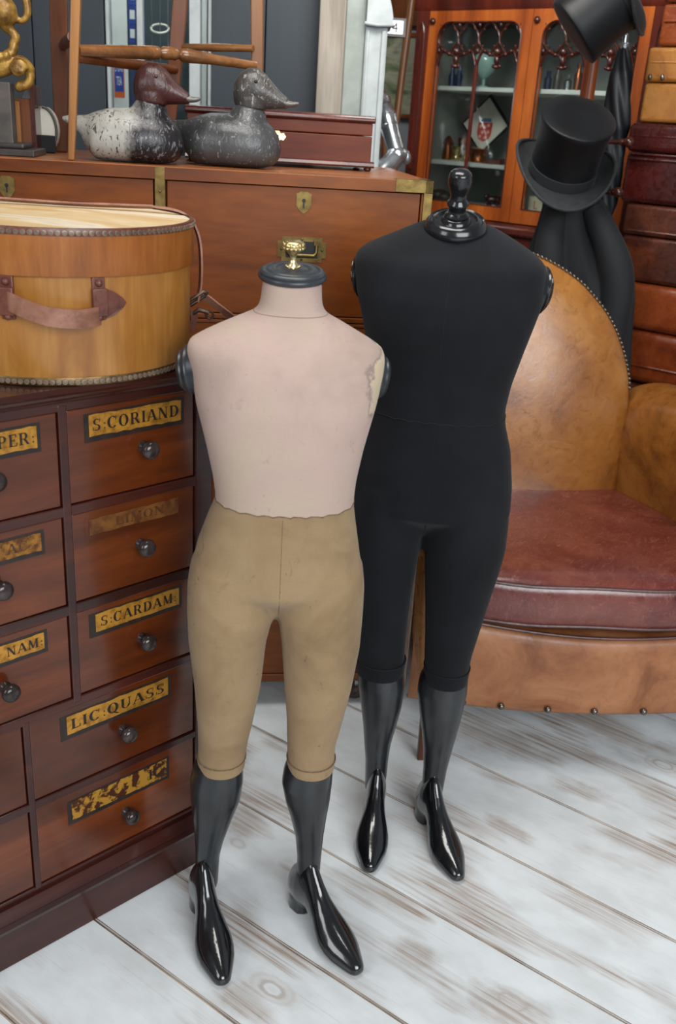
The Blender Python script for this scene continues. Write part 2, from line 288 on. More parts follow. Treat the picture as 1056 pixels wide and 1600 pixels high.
# ------------------------------------------------------------------ geometry helpers
class Frame:                       # local (s along, o outward, z up) -> world
    def __init__(s, origin, ang, flip=1):
        s.p = V(origin); s.d = V((math.cos(ang), math.sin(ang), 0)); s.n = V((s.d.y, -s.d.x, 0))*flip
    def __call__(s, a, o, z): return s.p + s.d*a + s.n*o + V((0, 0, z))
class G:
    def __init__(s): s.v = []; s.f = []; s.mi = []
    def add(s, vs, fs, mi=0):
        b = len(s.v); s.v += [V(x) for x in vs]; s.f += [tuple(i+b for i in f) for f in fs]; s.mi += [mi]*len(fs); return s
    def hexa(s, p, mi=0):          # 8 corners, bottom ring then top ring
        return s.add(p, [(3, 2, 1, 0), (4, 5, 6, 7), (0, 1, 5, 4), (1, 2, 6, 5), (2, 3, 7, 6), (3, 0, 4, 7)], mi)
    def box(s, fr, a0, a1, o0, o1, z0, z1, mi=0):
        return s.hexa([fr(a0, o0, z0), fr(a1, o0, z0), fr(a1, o1, z0), fr(a0, o1, z0), fr(a0, o0, z1), fr(a1, o0, z1), fr(a1, o1, z1), fr(a0, o1, z1)], mi)
    def rings(s, R, cap=True, closed=True, mi=0, loop=False):
        n = len(R[0]); b = len(s.v); fs = []
        for r in R: s.v += [V(x) for x in r]
        m = len(R)
        for i in range(m if loop else m-1):
            for j in range(n if closed else n-1):
                a, c = b+i*n, b+((i+1) % m)*n; k = (j+1) % n; fs.append((a+j, a+k, c+k, c+j))
        if cap and not loop: fs.append(tuple(b+j for j in reversed(range(n)))); fs.append(tuple(b+(m-1)*n+j for j in range(n)))
        s.f += fs; s.mi += [mi]*len(fs); return s
    def lathe(s, c, axis, prof, n=24, mi=0, cap=True):
        ax = V(axis).normalized(); u = ax.orthogonal().normalized(); w = ax.cross(u); c = V(c)
        return s.rings([[c+ax*h+(u*math.cos(2*PI*j/n)+w*math.sin(2*PI*j/n))*max(r, 1e-5) for j in range(n)] for r, h in prof], cap, mi=mi)
    def tube(s, path, rad, n=10, closed=False, mi=0, ref=None, flat=1.0):
        P = [V(p) for p in path]; m = len(P); R = []
        u = None
        for i in range(m):
            t = (P[(i+1) % m]-P[i-1]) if closed else (P[min(i+1, m-1)]-P[max(i-1, 0)])
            t.normalize()
            if ref is not None: u = V(ref) - t*V(ref).dot(t)
            elif u is None: u = t.orthogonal()
            else: u = u - t*u.dot(t)
            u.normalize(); w = t.cross(u)
            r = rad[i] if isinstance(rad, (list, tuple)) else rad
            R.append([P[i]+(u*math.cos(2*PI*j/n)+w*math.sin(2*PI*j/n)*flat)*r for j in range(n)])
        return s.rings(R, True, True, mi, loop=closed)
    def ribbon(s, path, side, th, mi=0):   # flat strap: side = half width vector (one or list)
        P = [V(p) for p in path]; m = len(P); R = []
        for i in range(m):
            t = (P[min(i+1, m-1)]-P[max(i-1, 0)]).normalized(); w = V(side[i]) if isinstance(side, list) else V(side)
            nn = t.cross(w).normalized()*th/2
            R.append([P[i]-w-nn, P[i]+w-nn, P[i]+w+nn, P[i]-w+nn])
        return s.rings(R, mi=mi)
    def ball(s, c, r, nu=16, nv=10, mi=0, R=None):
        rr = r if isinstance(r, (tuple, list)) else (r, r, r); c = V(c); RR = []
        for i in range(nv+1):
            ph = -PI/2+PI*i/nv; k = max(math.cos(ph), 1e-4)
            RR.append([c+((R or Matrix.Identity(3)) @ V((rr[0]*k*math.cos(2*PI*j/nu), rr[1]*k*math.sin(2*PI*j/nu), rr[2]*math.sin(ph)))) for j in range(nu)])
        return s.rings(RR, mi=mi)
    def prism(s, pts, off, mi=0):
        P = [V(p) for p in pts]; n = len(P); o = V(off)
        return s.rings([P, [p+o for p in P]], mi=mi)
    def flat(s, fr, o, polys, mi=0):       # printed polygons lying on a face
        for q in polys: s.add([fr(x, o, z) for x, z in q], [tuple(range(len(q)))], mi)
        return s
    def build(s, name, mats, parent=None, smooth=40, bevel=0, subsurf=0, seg=2, fix=True):
        me = bpy.data.meshes.new(name)
        if parent is not None: org = V(parent['_world'])
        else:
            lo = [min(p[i] for p in s.v) for i in range(3)]; hi = [max(p[i] for p in s.v) for i in range(3)]
            org = V(((lo[0]+hi[0])/2, (lo[1]+hi[1])/2, lo[2]))
        me.from_pydata([tuple(p-org) for p in s.v], [], s.f)
        for x in (mats if isinstance(mats, (list, tuple)) else [mats]): me.materials.append(M[x])
        me.polygons.foreach_set('material_index', s.mi)
        finish(me, smooth, fix)
        o = bpy.data.objects.new(name, me); col.objects.link(o)
        if parent is not None:
            o.parent = parent; o['_world'] = tuple(org)
        else: o.location = org; o['_world'] = tuple(org)
        if bevel:
            b = o.modifiers.new('bevel', 'BEVEL'); b.width = bevel; b.segments = seg; b.limit_method = 'ANGLE'; b.angle_limit = math.radians(35)
        if subsurf:
            u = o.modifiers.new('subsurf', 'SUBSURF'); u.levels = subsurf; u.render_levels = subsurf
        return o
def finish(me, smooth, fix=True):
    bm = bmesh.new(); bm.from_mesh(me)
    if fix: bmesh.ops.recalc_face_normals(bm, faces=bm.faces)
    for f in bm.faces: f.smooth = bool(smooth)
    if smooth:
        a = math.radians(smooth)
        for e in bm.edges:
            if len(e.link_faces) == 2 and e.calc_face_angle(0) > a: e.smooth = False
    bm.to_mesh(me); bm.free(); me.update()
def empty(name, loc, label, cat, group=None):
    o = bpy.data.objects.new(name, None); col.objects.link(o); o.location = loc; o['_world'] = tuple(loc); o.empty_display_size = .05
    o['label'] = label; o['category'] = cat
    if group: o['group'] = group
    return o
def tag(o, label, cat, group=None):
    o['label'] = label; o['category'] = cat
    if group: o['group'] = group
    return o
def struct(o): o['kind'] = 'structure'; return o
def remeshed(g, voxel, smooth=4, factor=.5):     # one continuous surface out of overlapping closed lofts
    me = bpy.data.meshes.new('raw'); me.from_pydata([tuple(p) for p in g.v], [], g.f)
    bm = bmesh.new(); bm.from_mesh(me); bmesh.ops.recalc_face_normals(bm, faces=bm.faces); bm.to_mesh(me); bm.free()
    o = bpy.data.objects.new('raw', me); col.objects.link(o)
    r = o.modifiers.new('r', 'REMESH'); r.mode = 'VOXEL'; r.voxel_size = voxel
    if smooth: k = o.modifiers.new('s', 'SMOOTH'); k.iterations = smooth; k.factor = factor
    dg = bpy.context.evaluated_depsgraph_get(); e = o.evaluated_get(dg); out = bpy.data.meshes.new_from_object(e)
    h = G(); h.v = [v.co.copy() for v in out.vertices]; h.f = [tuple(p.vertices) for p in out.polygons]; h.mi = [0]*len(h.f)
    bpy.data.objects.remove(o); bpy.data.meshes.remove(me); bpy.data.meshes.remove(out); return h
def sliced(g, pt, nrm, keep_above):              # part of a closed surface on one side of a plane
    me = bpy.data.meshes.new('raw'); me.from_pydata([tuple(p) for p in g.v], [], g.f)
    bm = bmesh.new(); bm.from_mesh(me)
    r = bmesh.ops.bisect_plane(bm, geom=bm.verts[:]+bm.edges[:]+bm.faces[:], plane_co=pt, plane_no=nrm, clear_inner=keep_above, clear_outer=not keep_above)
    ed = [e for e in r['geom_cut'] if isinstance(e, bmesh.types.BMEdge)]
    if ed: bmesh.ops.holes_fill(bm, edges=[e for e in bm.edges if e.is_boundary])
    bm.verts.index_update(); h = G(); h.v = [v.co.copy() for v in bm.verts]; h.f = [tuple(v.index for v in f.verts) for f in bm.faces]; h.mi = [0]*len(h.f)
    bm.free(); bpy.data.meshes.remove(me); return h
def lerp(tab, x):                                # table of (x, v1, v2..) sorted by x, smooth interpolation
    T = sorted(tab)
    if x <= T[0][0]: return T[0][1:]
    for a, b in zip(T, T[1:]):
        if x <= b[0]:
            k = (x-a[0])/(b[0]-a[0]); return tuple(p+(q-p)*k for p, q in zip(a[1:], b[1:]))
    return T[-1][1:]
def spline(pts, n):                              # catmull-rom through points
    P = [V(p) for p in pts]; out = []
    for i in range(len(P)-1):
        p0, p1, p2, p3 = P[max(i-1, 0)], P[i], P[i+1], P[min(i+2, len(P)-1)]
        for k in range(n):
            t = k/n; out.append(.5*((2*p1)+(p2-p0)*t+(2*p0-5*p1+4*p2-p3)*t*t+(3*p1-p0-3*p2+p3)*t**3))
    return out+[P[-1]]
def dup(o, loc=None, parent=None, name=None):
    c = o.copy(); col.objects.link(c)
    if name: c.name = name
    if parent is not None: c.parent = parent
    if loc is not None: c.location = loc
    return c

# ---- painted serif capitals, cap height 1 (thick and thin strokes with serifs)
def glyph(ch):
    q = []
    def bar(x0, y0, x1, y1, w): q.append([(x0-w/2, y0), (x0+w/2, y0), (x1+w/2, y1), (x1-w/2, y1)])
    def hbar(x0, x1, y, h=.07): q.append([(x0, y-h/2), (x1, y-h/2), (x1, y+h/2), (x0, y+h/2)])
    def ser(x, y, w=.34): q.append([(x-w/2, y), (x+w/2, y), (x+w/2, y+.06), (x-w/2, y+.06)])
    def arc(cx, cy, rx, ry, ix, iy, a0, a1, n=16, dx=0):
        for i in range(n):
            A = math.radians(a0+(a1-a0)*i/n); B = math.radians(a0+(a1-a0)*(i+1)/n)
            q.append([(cx+rx*math.cos(A), cy+ry*math.sin(A)), (cx+rx*math.cos(B), cy+ry*math.sin(B)), (cx+dx+ix*math.cos(B), cy+iy*math.sin(B)), (cx+dx+ix*math.cos(A), cy+iy*math.sin(A))])
    T, t = .2, .075; w = .8
    if ch == 'I': bar(.2, 0, .2, 1, T); ser(.2, 0); ser(.2, .94); w = .4
    elif ch == 'L': bar(.2, 0, .2, 1, T); ser(.2, 0); ser(.2, .94); hbar(.2, .7, .035); bar(.67, 0, .69, .3, .07); w = .74
    elif ch == 'E':
        bar(.2, 0, .2, 1, T); ser(.2, 0); ser(.2, .94); hbar(.2, .7, .035); hbar(.2, .66, .965); hbar(.2, .5, .5); bar(.66, 0, .68, .28, .07); bar(.63, .75, .62, 1, .07); bar(.5, .38, .5, .62, .06); w = .74
    elif ch in 'PRD':
        bar(.2, 0, .2, 1, T); ser(.2, 0); ser(.2, .94)
        if ch == 'D': hbar(.2, .45, .035); hbar(.2, .45, .965); arc(.43, .5, .43, .5, .2, .43, -90, 90); w = .92
        else:
            hbar(.2, .46, .965); hbar(.2, .46, .48); arc(.45, .722, .3, .278, .1, .21, -90, 90); w = .8
            if ch == 'R': bar(.48, .48, .78, 0, .21); ser(.8, 0, .22); w = .92
    elif ch in 'CGOQ':
        a0, a1 = (45, 320) if ch in 'CG' else (0, 360)
        arc(.45, .5, .43, .52, .2, .46, a0, a1, 26)
        if ch == 'C': bar(.74, .66, .78, 1.0, .07); w = .88
        if ch == 'G': bar(.72, .06, .72, .45, .19); ser(.72, .42); bar(.74, .68, .78, 1.0, .07); w = .95
        if ch == 'Q': bar(.45, .12, .85, -.22, .2)
        if ch in 'OQ': w = .92
    elif ch == 'S':
        arc(.36, .74, .29, .27, .13, .2, 40, 270, 16); arc(.36, .26, .31, .27, .14, .2, -140, 90, 16); bar(.6, .7, .63, .98, .06); bar(.08, .04, .06, .32, .06); w = .74
    elif ch == 'A': bar(.08, .0, .42, 1, t); bar(.78, 0, .44, 1, .22); hbar(.2, .66, .33, .06); ser(.08, 0, .26); ser(.8, 0, .34); w = .92
    elif ch == 'N': bar(.16, 0, .16, 1, t); bar(.76, 0, .76, 1, t); bar(.76, 0, .18, 1, .23); ser(.16, 0, .28); ser(.12, .94, .24); ser(.76, .94, .28); w = .95
    elif ch == 'M': bar(.14, 0, .18, 1, t); bar(.5, .08, .2, 1, .2); bar(.5, .08, .84, 1, t); bar(.86, 0, .86, 1, .2); ser(.14, 0, .26); ser(.87, 0, .34); ser(.88, .94, .26); w = 1.05
    elif ch == 'U': bar(.2, .3, .2, 1, T); bar(.72, .3, .72, 1, t); arc(.43, .33, .33, .35, .17, .29, 180, 360, 14); ser(.2, .94); ser(.72, .94, .28); w = .9
    elif ch == ':': q.append([(.1, .12), (.18, .03), (.26, .12), (.18, .21)]); q.append([(.1, .52), (.18, .43), (.26, .52), (.18, .61)]); w = .3
    elif ch == '.': q.append([(.1, .12), (.18, .03), (.26, .12), (.18, .21)]); w = .3
    return q, w
def lettering(txt, x0, x1, z0, h):
    polys = []; x = 0
    for ch in txt:
        g, w = glyph(ch)
        polys += [[(px+x, pz) for px, pz in p] for p in g]; x += w+.10
    k = (x1-x0)/x
    return [[(x0+px*k, z0+pz*h) for px, pz in p] for p in polys]
def sans(txt, x0, x1, z0, h):                    # plain capitals from the built-in font
    cu = bpy.data.curves.new('t', 'FONT'); cu.body = txt; o = bpy.data.objects.new('t', cu); col.objects.link(o)
    dg = bpy.context.evaluated_depsgraph_get(); me = bpy.data.meshes.new_from_object(o.evaluated_get(dg))
    xs = [v.co.x for v in me.vertices]; ys = [v.co.y for v in me.vertices]; a, b, c, d = min(xs), max(xs), min(ys), max(ys)
    P = [[(x0+(me.vertices[i].co.x-a)/(b-a)*(x1-x0), z0+(me.vertices[i].co.y-c)/(d-c)*h) for i in p.vertices] for p in me.polygons]
    bpy.data.objects.remove(o); bpy.data.meshes.remove(me); bpy.data.curves.remove(cu); return P

# ------------------------------------------------------------------ the room
def floor():
    g = G(); a = math.radians(-34.8); d = V((math.cos(a), math.sin(a), 0)); n = V((-d.y, d.x, 0))
    B = [-1.98, -1.75, -1.51, -1.28, -1.05, -.82, -.59, -.36, -.12, .11, .40, .64, .868, 1.045, 1.288, 1.521, 1.752, 1.984, 2.263, 2.49, 2.72, 2.95, 3.18, 3.41, 3.64, 3.87, 4.10, 4.33, 4.56, 4.8]
    cols = []; edges = []
    for i, (p, q) in enumerate(zip(B, B[1:])):
        e = .0016; z0 = -.02
        c = [d*-5.5+n*(p+e), d*5.5+n*(p+e), d*5.5+n*(q-e), d*-5.5+n*(q-e)]
        w = .0016+.0012*random.random(); g.hexa([x+V((0, 0, z0)) for x in c]+[x for x in c]); cols.append(random.random())
        for u, s_ in ((p+e, 1), (q-e, -1)): edges.append([d*-5.5+n*u, d*5.5+n*u, d*5.5+n*(u+s_*w), d*-5.5+n*(u+s_*w)])
    g.hexa([V((-6, -4, -.06)), V((6, -4, -.06)), V((6, 7, -.06)), V((-6, 7, -.06)), V((-6, -4, -.018)), V((6, -4, -.018)), V((6, 7, -.018)), V((-6, 7, -.018))], 1)
    for q in edges: g.add([x+V((0, 0, .0002)) for x in q], [(0, 1, 2, 3)], 2)
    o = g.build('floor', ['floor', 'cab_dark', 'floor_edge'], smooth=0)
    me = o.data; ca = me.color_attributes.new('plank', 'FLOAT_COLOR', 'CORNER')
    for p in me.polygons:
        k = min(p.vertices) // 8; k = min(k, len(cols)-1); c = cols[k]
        for li in p.loop_indices: ca.data[li].color = (c, (c*7.3) % 1, 0, 1)
    struct(o)
floor()
FB = Frame((.553, 3.4, 0), A_BK)                 # bookcase front plane
g = G(); g.box(FB, -3.5, 4.5, -.50, -.40, 0, 3.2); struct(g.build('wall_back', 'wallgrey', smooth=0))
FW = Frame((0, 3.2, 0), 0)                       # shop-front partition: o is towards the camera
g = G()
for a, b in ((-4.4, -3.95), (-3.95, -3.5), (-3.5, -3.0), (-3.0, -2.55), (-2.55, -2.1), (-2.1, -1.66), (-1.66, -1.235), (-1.235, -1.02), (-1.02, -.80), (-.475, -.31), (-.31, -.145)):
    g.box(FW, a, b-.003, -.06, 0, 0, 3.0)
g.box(FW, -.80, -.475, -.06, 0, 0, 1.18); g.box(FW, -.80, -.475, -.06, 0, 2.4, 3.0)
struct(g.build('wall_left', 'slate', smooth=0, bevel=.002))
# window in it: frame with white glazing bars, one pane, and the niche behind
g = G()
for a, b in ((-.80, -.79), (-.705, -.688), (-.545, -.512), (-.487, -.475)): g.box(FW, a, b, -.045, -.012, 1.18, 2.4)
g.box(FW, -.80, -.475, -.05, .01, 1.18, 1.205); g.box(FW, -.80, -.475, -.045, -.012, 2.375, 2.4)
win = g.build('window_1', 'white_paint', smooth=0, bevel=.002); struct(win)
g = G(); g.box(FW, -.80, -.475, -.032, -.028, 1.2, 2.38); g.build('pane', 'glass', win, smooth=0)
g = G(); g.box(FW, -1.1, -.3, -.62, -.6, 0, 2.6); g.box(FW, -1.1, -.3, -.6, -.06, 1.17, 1.2)
struct(g.build('wall_niche', 'teal', smooth=0))
g = G(); g.box(FW, -.145, -.068, -.02, .10, 0, 3.0); struct(g.build('trim_1', 'oldpost', smooth=0, bevel=.004))
g = G(); g.box(FW, -.068, -.008, -.05, .085, 0, 3.0); struct(g.build('trim_2', 'greygreen', smooth=0, bevel=.003))
# white fluted door casing with a bracketed head
g = G()
g.box(FW, -.008, .056, -.05, .10, 0, 1.665)
g.box(FW, -.004, .004, .10, .105, 0, 1.655); g.box(FW, .040, .052, .10, .108, 0, 1.655)
pr = [(.056, 1.665), (.066, 1.668), (.070, 1.69), (.066, 1.71), (.058, 1.735), (.052, 1.78), (.050, 1.85), (.050, 2.2), (-.008, 2.2), (-.008, 1.665)]
g.prism([FW(a, -.05, z) for a, z in pr], FW.n*.165)
g.tube([FW(-.012, .115, 1.672), FW(.025, .122, 1.668), (FW(.068, .112, 1.672)), FW(.070, .05, 1.674)], .006, 8)
struct(g.build('trim_3', 'white_paint', bevel=.002))

# ------------------------------------------------------------------ mannequins
def mannequin(c, upper, legs, waist, hem, cloths, cap, knob, discs, shanks, shoes, label, tilt=0, shear=(9, 10, 0), seams=()):
    c = V((c[0], c[1], 0)); f = -c.normalized(); r = V((-f.y, f.x, 0))
    def W(s, o, z): return c+r*s+f*o+V((0, 0, z))
    root = empty('mannequin', c, label, 'mannequin')
    def ring(z, cx, hw, df, db, e=2.35, n=40, oy=0):
        out = []
        for j in range(n):
            a = 2*PI*j/n; x, y = math.cos(a), math.sin(a)
            x = math.copysign(abs(x)**(2/e), x); y = math.copysign(abs(y)**(2/e), y)
            out.append(W(cx+hw*x, oy+(df if y > 0 else db)*y, z))
        return out
    g = G()
    def dense(tab, dz=.006):
        zs = sorted({t[0] for t in tab}); out = []
        z = zs[0]
        while z < zs[-1]: out.append(z); z += dz
        return out+[zs[-1]]
    def sheared(z):
        k = shear[2]*min(1, max(0, (z-shear[0])/(shear[1]-shear[0])))
        return [p-V((0, 0, k*(p-c).dot(f))) for p in ring(z, *lerp(upper, z))]
    g.rings([sheared(z) for z in dense(upper)])
    for tab in legs: g.rings([ring(z, *lerp(tab, z), e=2.1, n=28) for z in dense(tab)])
    body = remeshed(g, .0045, 12, .5)
    wz = waist
    pl, pn = tuple(W(0, 0, wz)), tuple(V((0, 0, 1))+f*.0+r*tilt)
    torso = sliced(body, pl, pn, True); low = sliced(body, pl, pn, False)
    to = torso.build('torso', cloths[0], root, smooth=60, fix=True)
    lo = low.build('leg_covering', cloths[1], root, smooth=60, fix=True)
    # waist seam: thin stitched ridge following the cut
    bm = bmesh.new(); bm.from_mesh(lo.data); P = [W(0, 0, 0)]
    zc = V(lo['_world']).z
    pts = [v.co+V(lo['_world']) for v in bm.verts if abs((v.co+V(lo['_world'])-V(pl)).dot(V(pn))) < 2e-4]; bm.free()
    ctr = sum(pts, V())/len(pts); pts.sort(key=lambda p: math.atan2((p-ctr).dot(f), (p-ctr).dot(r)))
    ang = []
    for k in range(64):
        A = -PI+2*PI*k/64; q = min(pts, key=lambda p: abs(((math.atan2((p-ctr).dot(f), (p-ctr).dot(r))-A+PI) % (2*PI))-PI)); ang.append(q+V((0, 0, .0015*math.sin(k*2.1))))
    G().tube(ang, .0011, 6, closed=True).build('waist_seam', cloths[2], root)
    from mathutils.bvhtree import BVHTree
    bv = BVHTree.FromPolygons(body.v, body.f)
    for pth, loop in seams:              # fine sewn seams lying on the cloth
        pts = []
        for (s_, z_, dirx, diry) in pth:
            dr = (r*dirx+f*diry).normalized(); h = bv.ray_cast(W(s_, 0, z_)+dr*.5, -dr)
            if h[0] is not None: pts.append(h[0]-dr*.0001)
        if len(pts) > 2: G().tube(pts, .0005, 6, closed=loop).build('seam', cloths[2], root)
    # hem bands
    for (cx, hw, df, db), h in zip(hem['legs'], (0, 0)):
        z0, z1 = hem['z']; gg = G()
        gg.rings([ring(z, cx, hw*k, df*k, db*k, 2.1, 36) for z, k in ((z0, .95), (z0, 1.0), (z0+.003, 1.02), ((z0+z1)/2, 1.025), (z1-.002, 1.045), (z1, 1.045), (z1+.001, 1.0))])
        hb_ = gg.build('hem_band', cloths[1], root, smooth=50)
        G().tube(ring(z1+.0006, cx, hw*1.045, df*1.045, db*1.045, 2.1, 36), .0011, 6, closed=True).build('hem_seam', cloths[2], hb_)
    # neck cap with knob
    cc = W(cap['s'], cap.get('o', 0), cap['z'])
    up = (V((0, 0, 1))+f*cap.get('tilt', 0)).normalized()
    nc = G().lathe(cc, up, cap['prof'], 48).build('neck_cap', cap.get('mat', 'ebony'), root, smooth=50)
    kg = G().lathe(cc, up, knob['prof'], knob.get('n', 28))
    if knob.get('flutes'):
        for (zz, rr, nb, br) in knob['flutes']:
            for k in range(nb): kg.ball(cc+up*zz+r*rr*math.cos(2*PI*k/nb)+up.cross(r)*rr*math.sin(2*PI*k/nb), br, 8, 6)
    kg.build('knob', knob['mat'], nc, smooth=50)
    for (s, o, z, R, th, drop, oy) in discs:          # turned shoulder discs
        sg = math.copysign(1, s); ax = (r*sg*math.cos(drop)-V((0, 0, 1))*math.sin(drop)+f*oy).normalized()
        pr = [(R*.2, -.012), (R, -.010), (R, th*.10), (R*.93, th*.28), (R*.97, th*.42), (R*.90, th*.58), (R*.78, th*.66), (R*.80, th*.76), (R*.68, th*.94), (R*.3, th), (.001, th)]
        G().lathe(W(s, o, z), ax, pr, 36).build('arm_cap', cap.get('mat', 'ebony'), root, smooth=50)
    for tab, (heel, toe, ank) in zip(shanks, shoes):
        gg = G(); rr = []
        for z in dense(tab, .008):
            cx, hw, d1, d2, oy = lerp(tab, z); rr.append(ring(z, cx, hw, d1, d2, 2.1, 30, oy))
        leg = remeshed(gg.rings(rr), .004, 6).build('lower_leg', 'legwood', root, smooth=60)
        # shoe: last-shaped loft from heel to almond toe, arch and heel block
        H, T = V((*heel, 0)), V((*toe, 0)); L = (T-H).length; ax = (T-H)/L; sd = V((-ax.y, ax.x, 0))
        sec = [(0.00, .010, .030, .074), (.03, .017, .024, .088), (.09, .0215, .021, .102), (.17, .0230, .019, .124), (.25, .0215, .021, .138), (.31, .0205, .023, .128), (.38, .0215, .021, .107), (.46, .0250, .016, .087), (.55, .0310, .008, .071), (.63, .0350, .003, .060), (.71, .0350, .001, .052), (.79, .0315, .0005, .045), (.87, .0245, .0005, .038), (.94, .0180, .001, .031), (.98, .0135, .003, .026), (1.0, .0080, .007, .021)]
        R = []
        for i in range(43):
            t = i/42; hw, zb, zt = lerp(sec, t); hm = (zt-zb); ring_ = []
            for j in range(24):
                a = 2*PI*j/24; x, y = math.cos(a), math.sin(a)
                if y < 0: xx = math.copysign(abs(x)**.75, x); yy = y*.38
                else: xx = math.copysign(abs(x)**.9, x)*(1-.25*y*y); yy = y*.62
                ring_.append(H+ax*(L*t)+sd*(hw*xx)+V((0, 0, zb+hm*(.38+yy))))
            R.append(ring_)
        gs = G().rings(R)
        hb = []
        for z, k in ((0.0, 1.0), (.012, .97), (.030, .98)):
            hb.append([H+ax*(.006+.024+.026*math.cos(2*PI*j/20)*k)+sd*(.021*k*math.copysign(abs(math.sin(2*PI*j/20))**.8, math.sin(2*PI*j/20)))+V((0, 0, z)) for j in range(20)])
        gs.rings(hb)
        shoe = remeshed(gs, .003, 6, .45)
        shoe.build('shoe', 'shoeblack', leg, smooth=60)
        # raised tongue edge on the instep
    return root, W, f, r
# the smaller, pale mannequin in front
up1 = [(1.188, .0130, .0430, .043, .043), (1.165, .0130, .0440, .044, .044), (1.150, .0130, .0460, .045, .046), (1.140, .0125, .0530, .048, .052), (1.128, .0110, .0800, .053, .058),
       (1.115, .0090, .1060, .059, .064), (1.104, .0085, .1270, .066, .069), (1.094, .0080, .1430, .072, .072), (1.080, .0085, .1480, .079, .075), (1.055, .0120, .1440, .088, .079),
       (1.003, .0110, .1360, .097, .081), (.940, .0120, .1215, .098, .077), (.888, .0135, .1120, .093, .070), (.850, .0150, .1085, .089, .066), (.815, .0110, .1180, .088, .072),
       (.770, .0075, .1300, .087, .082), (.705, .0070, .1425, .084, .090), (.69, .007, .125, .070, .080), (.672, .0070, .070, .046, .060), (.658, .0070, .032, .030, .042), (.650, .0075, .014, .026, .03)]
lg1 = ([(.74, -.062, .070, .078, .082), (.70, -.066, .0720, .079, .088), (.65, -.0665, .0725, .079, .085), (.59, -.0715, .0650, .073, .074), (.504, -.0700, .0570, .064, .061), (.424, -.0735, .0478, .054, .050), (.383, -.0768, .0436, .048, .046), (.338, -.0790, .0410, .044, .043)],
       [(.74, .076, .070, .078, .082), (.70, .080, .0715, .079, .088), (.65, .0808, .0715, .079, .085), (.588, .0850, .0665, .073, .074), (.507, .0845, .0585, .064, .061), (.440, .0825, .0497, .055, .051), (.385, .0790, .0432, .048, .046), (.338, .0800, .0415, .044, .043)])
sh1 = ([(.352, -.081, .038, .040, .040, 0), (.33, -.0845, .0445, .042, .046, 0), (.30, -.0868, .0475, .043, .051, 0), (.26, -.0885, .0450, .042, .050, 0), (.21, -.0940, .0345, .036, .040, 0), (.165, -.0990, .0265, .029, .030, 0), (.128, -.1020, .0225, .025, .025, -.001), (.09, -.1030, .0220, .026, .024, 0), (.06, -.103, .021, .024, .024, 0)],
       [(.352, .0785, .038, .040, .040, 0), (.33, .0765, .0440, .042, .046, 0), (.30, .0750, .0455, .043, .051, 0), (.26, .0780, .0405, .040, .048, 0), (.228, .0810, .0340, .036, .042, 0), (.18, .0850, .0265, .029, .032, 0), (.130, .0870, .0228, .025, .025, 0), (.09, .0870, .0222, .026, .024, 0), (.06, .087, .021, .024, .024, 0)])
shoes1 = (((-.226, 1.412), (-.146, 1.202), None), ((-.043, 1.427), (.090, 1.243), None))
cap1 = dict(s=.0130, z=1.188, tilt=.12, mat='satin', prof=[(.002, 0), (.0470, 0), (.0495, .003), (.0495, .006), (.0470, .0085), (.0475, .0105), (.0450, .0135), (.040, .0145), (.038, .0130), (.035, .0150), (.025, .0165), (.023, .0150), (.018, .0165), (.001, .0170)])
kn1 = dict(mat='brass_bright', n=24, prof=[(.001, .014), (.0095, .014), (.0088, .021), (.0052, .024), (.0045, .031), (.0060, .036), (.0110, .040), (.0150, .044), (.0160, .049), (.0135, .053), (.0080, .0545), (.001, .055)],
           flutes=((.0450, .0140, 14, .0028), (.0495, .0140, 14, .0026), (.0185, .0092, 10, .0020)))
mannequin((-.10, 1.39), up1, lg1, .851, dict(z=(.334, .354), legs=((-.0790, .0412, .0445, .0435), (.0800, .0414, .0445, .0435))), ('linen', 'khaki', 'seam'), cap1, kn1,
          ((-.124, -.012, 1.046, .039, .028, .16, -.12), (.135, -.012, 1.048, .040, .028, .16, -.12)), sh1, shoes1,
          'pale pink-beige linen mannequin with khaki legs and a brass knob, standing in front', tilt=0,
          seams=(([(.012, 1.141, math.cos(k*PI/24), math.sin(k*PI/24)) for k in range(-2, 27)], False), ([(.012, .846-.19*k/24, 0, 1) for k in range(25)], False)))
# the taller black mannequin behind it
up2 = [(1.246, -.0205, .0480, .042, .046), (1.241, -.0205, .0660, .048, .056), (1.234, -.0200, .0860, .054, .062), (1.226, -.0200, .1060, .062, .067), (1.217, -.0220, .1280, .069, .072), (1.208, -.0245, .1480, .076, .076),
       (1.196, -.0245, .1630, .083, .079), (1.180, -.0240, .1665, .091, .082), (1.130, -.0200, .1625, .102, .086), (1.092, -.0190, .1520, .106, .086), (1.045, -.0195, .1405, .105, .083), (.987, -.0195, .1270, .099, .077), (.939, -.0195, .1215, .096, .072),
       (.908, -.0195, .1255, .095, .076), (.860, -.0195, .1410, .094, .086), (.791, -.0195, .1525, .092, .096), (.735, -.0195, .1560, .089, .098), (.722, -.0195, .130, .070, .084), (.705, -.0195, .075, .046, .062), (.692, -.0195, .032, .030, .042), (.685, -.0195, .014, .026, .03)]
lg2 = ([(.78, -.092, .074, .084, .088), (.72, -.098, .0765, .084, .094), (.66, -.1000, .0755, .081, .088), (.615, -.0995, .0705, .077, .080), (.54, -.0955, .0615, .068, .066), (.47, -.0905, .0545, .060, .056), (.42, -.0870, .0510, .055, .051), (.378, -.0840, .0485, .050, .048)],
       [(.78, .053, .074, .084, .088), (.72, .059, .0770, .084, .094), (.66, .0597, .0772, .081, .088), (.615, .0580, .0730, .077, .080), (.54, .0555, .0625, .068, .066), (.465, .0530, .0530, .060, .056), (.42, .0510, .0480, .055, .051), (.372, .0520, .0445, .050, .048)])
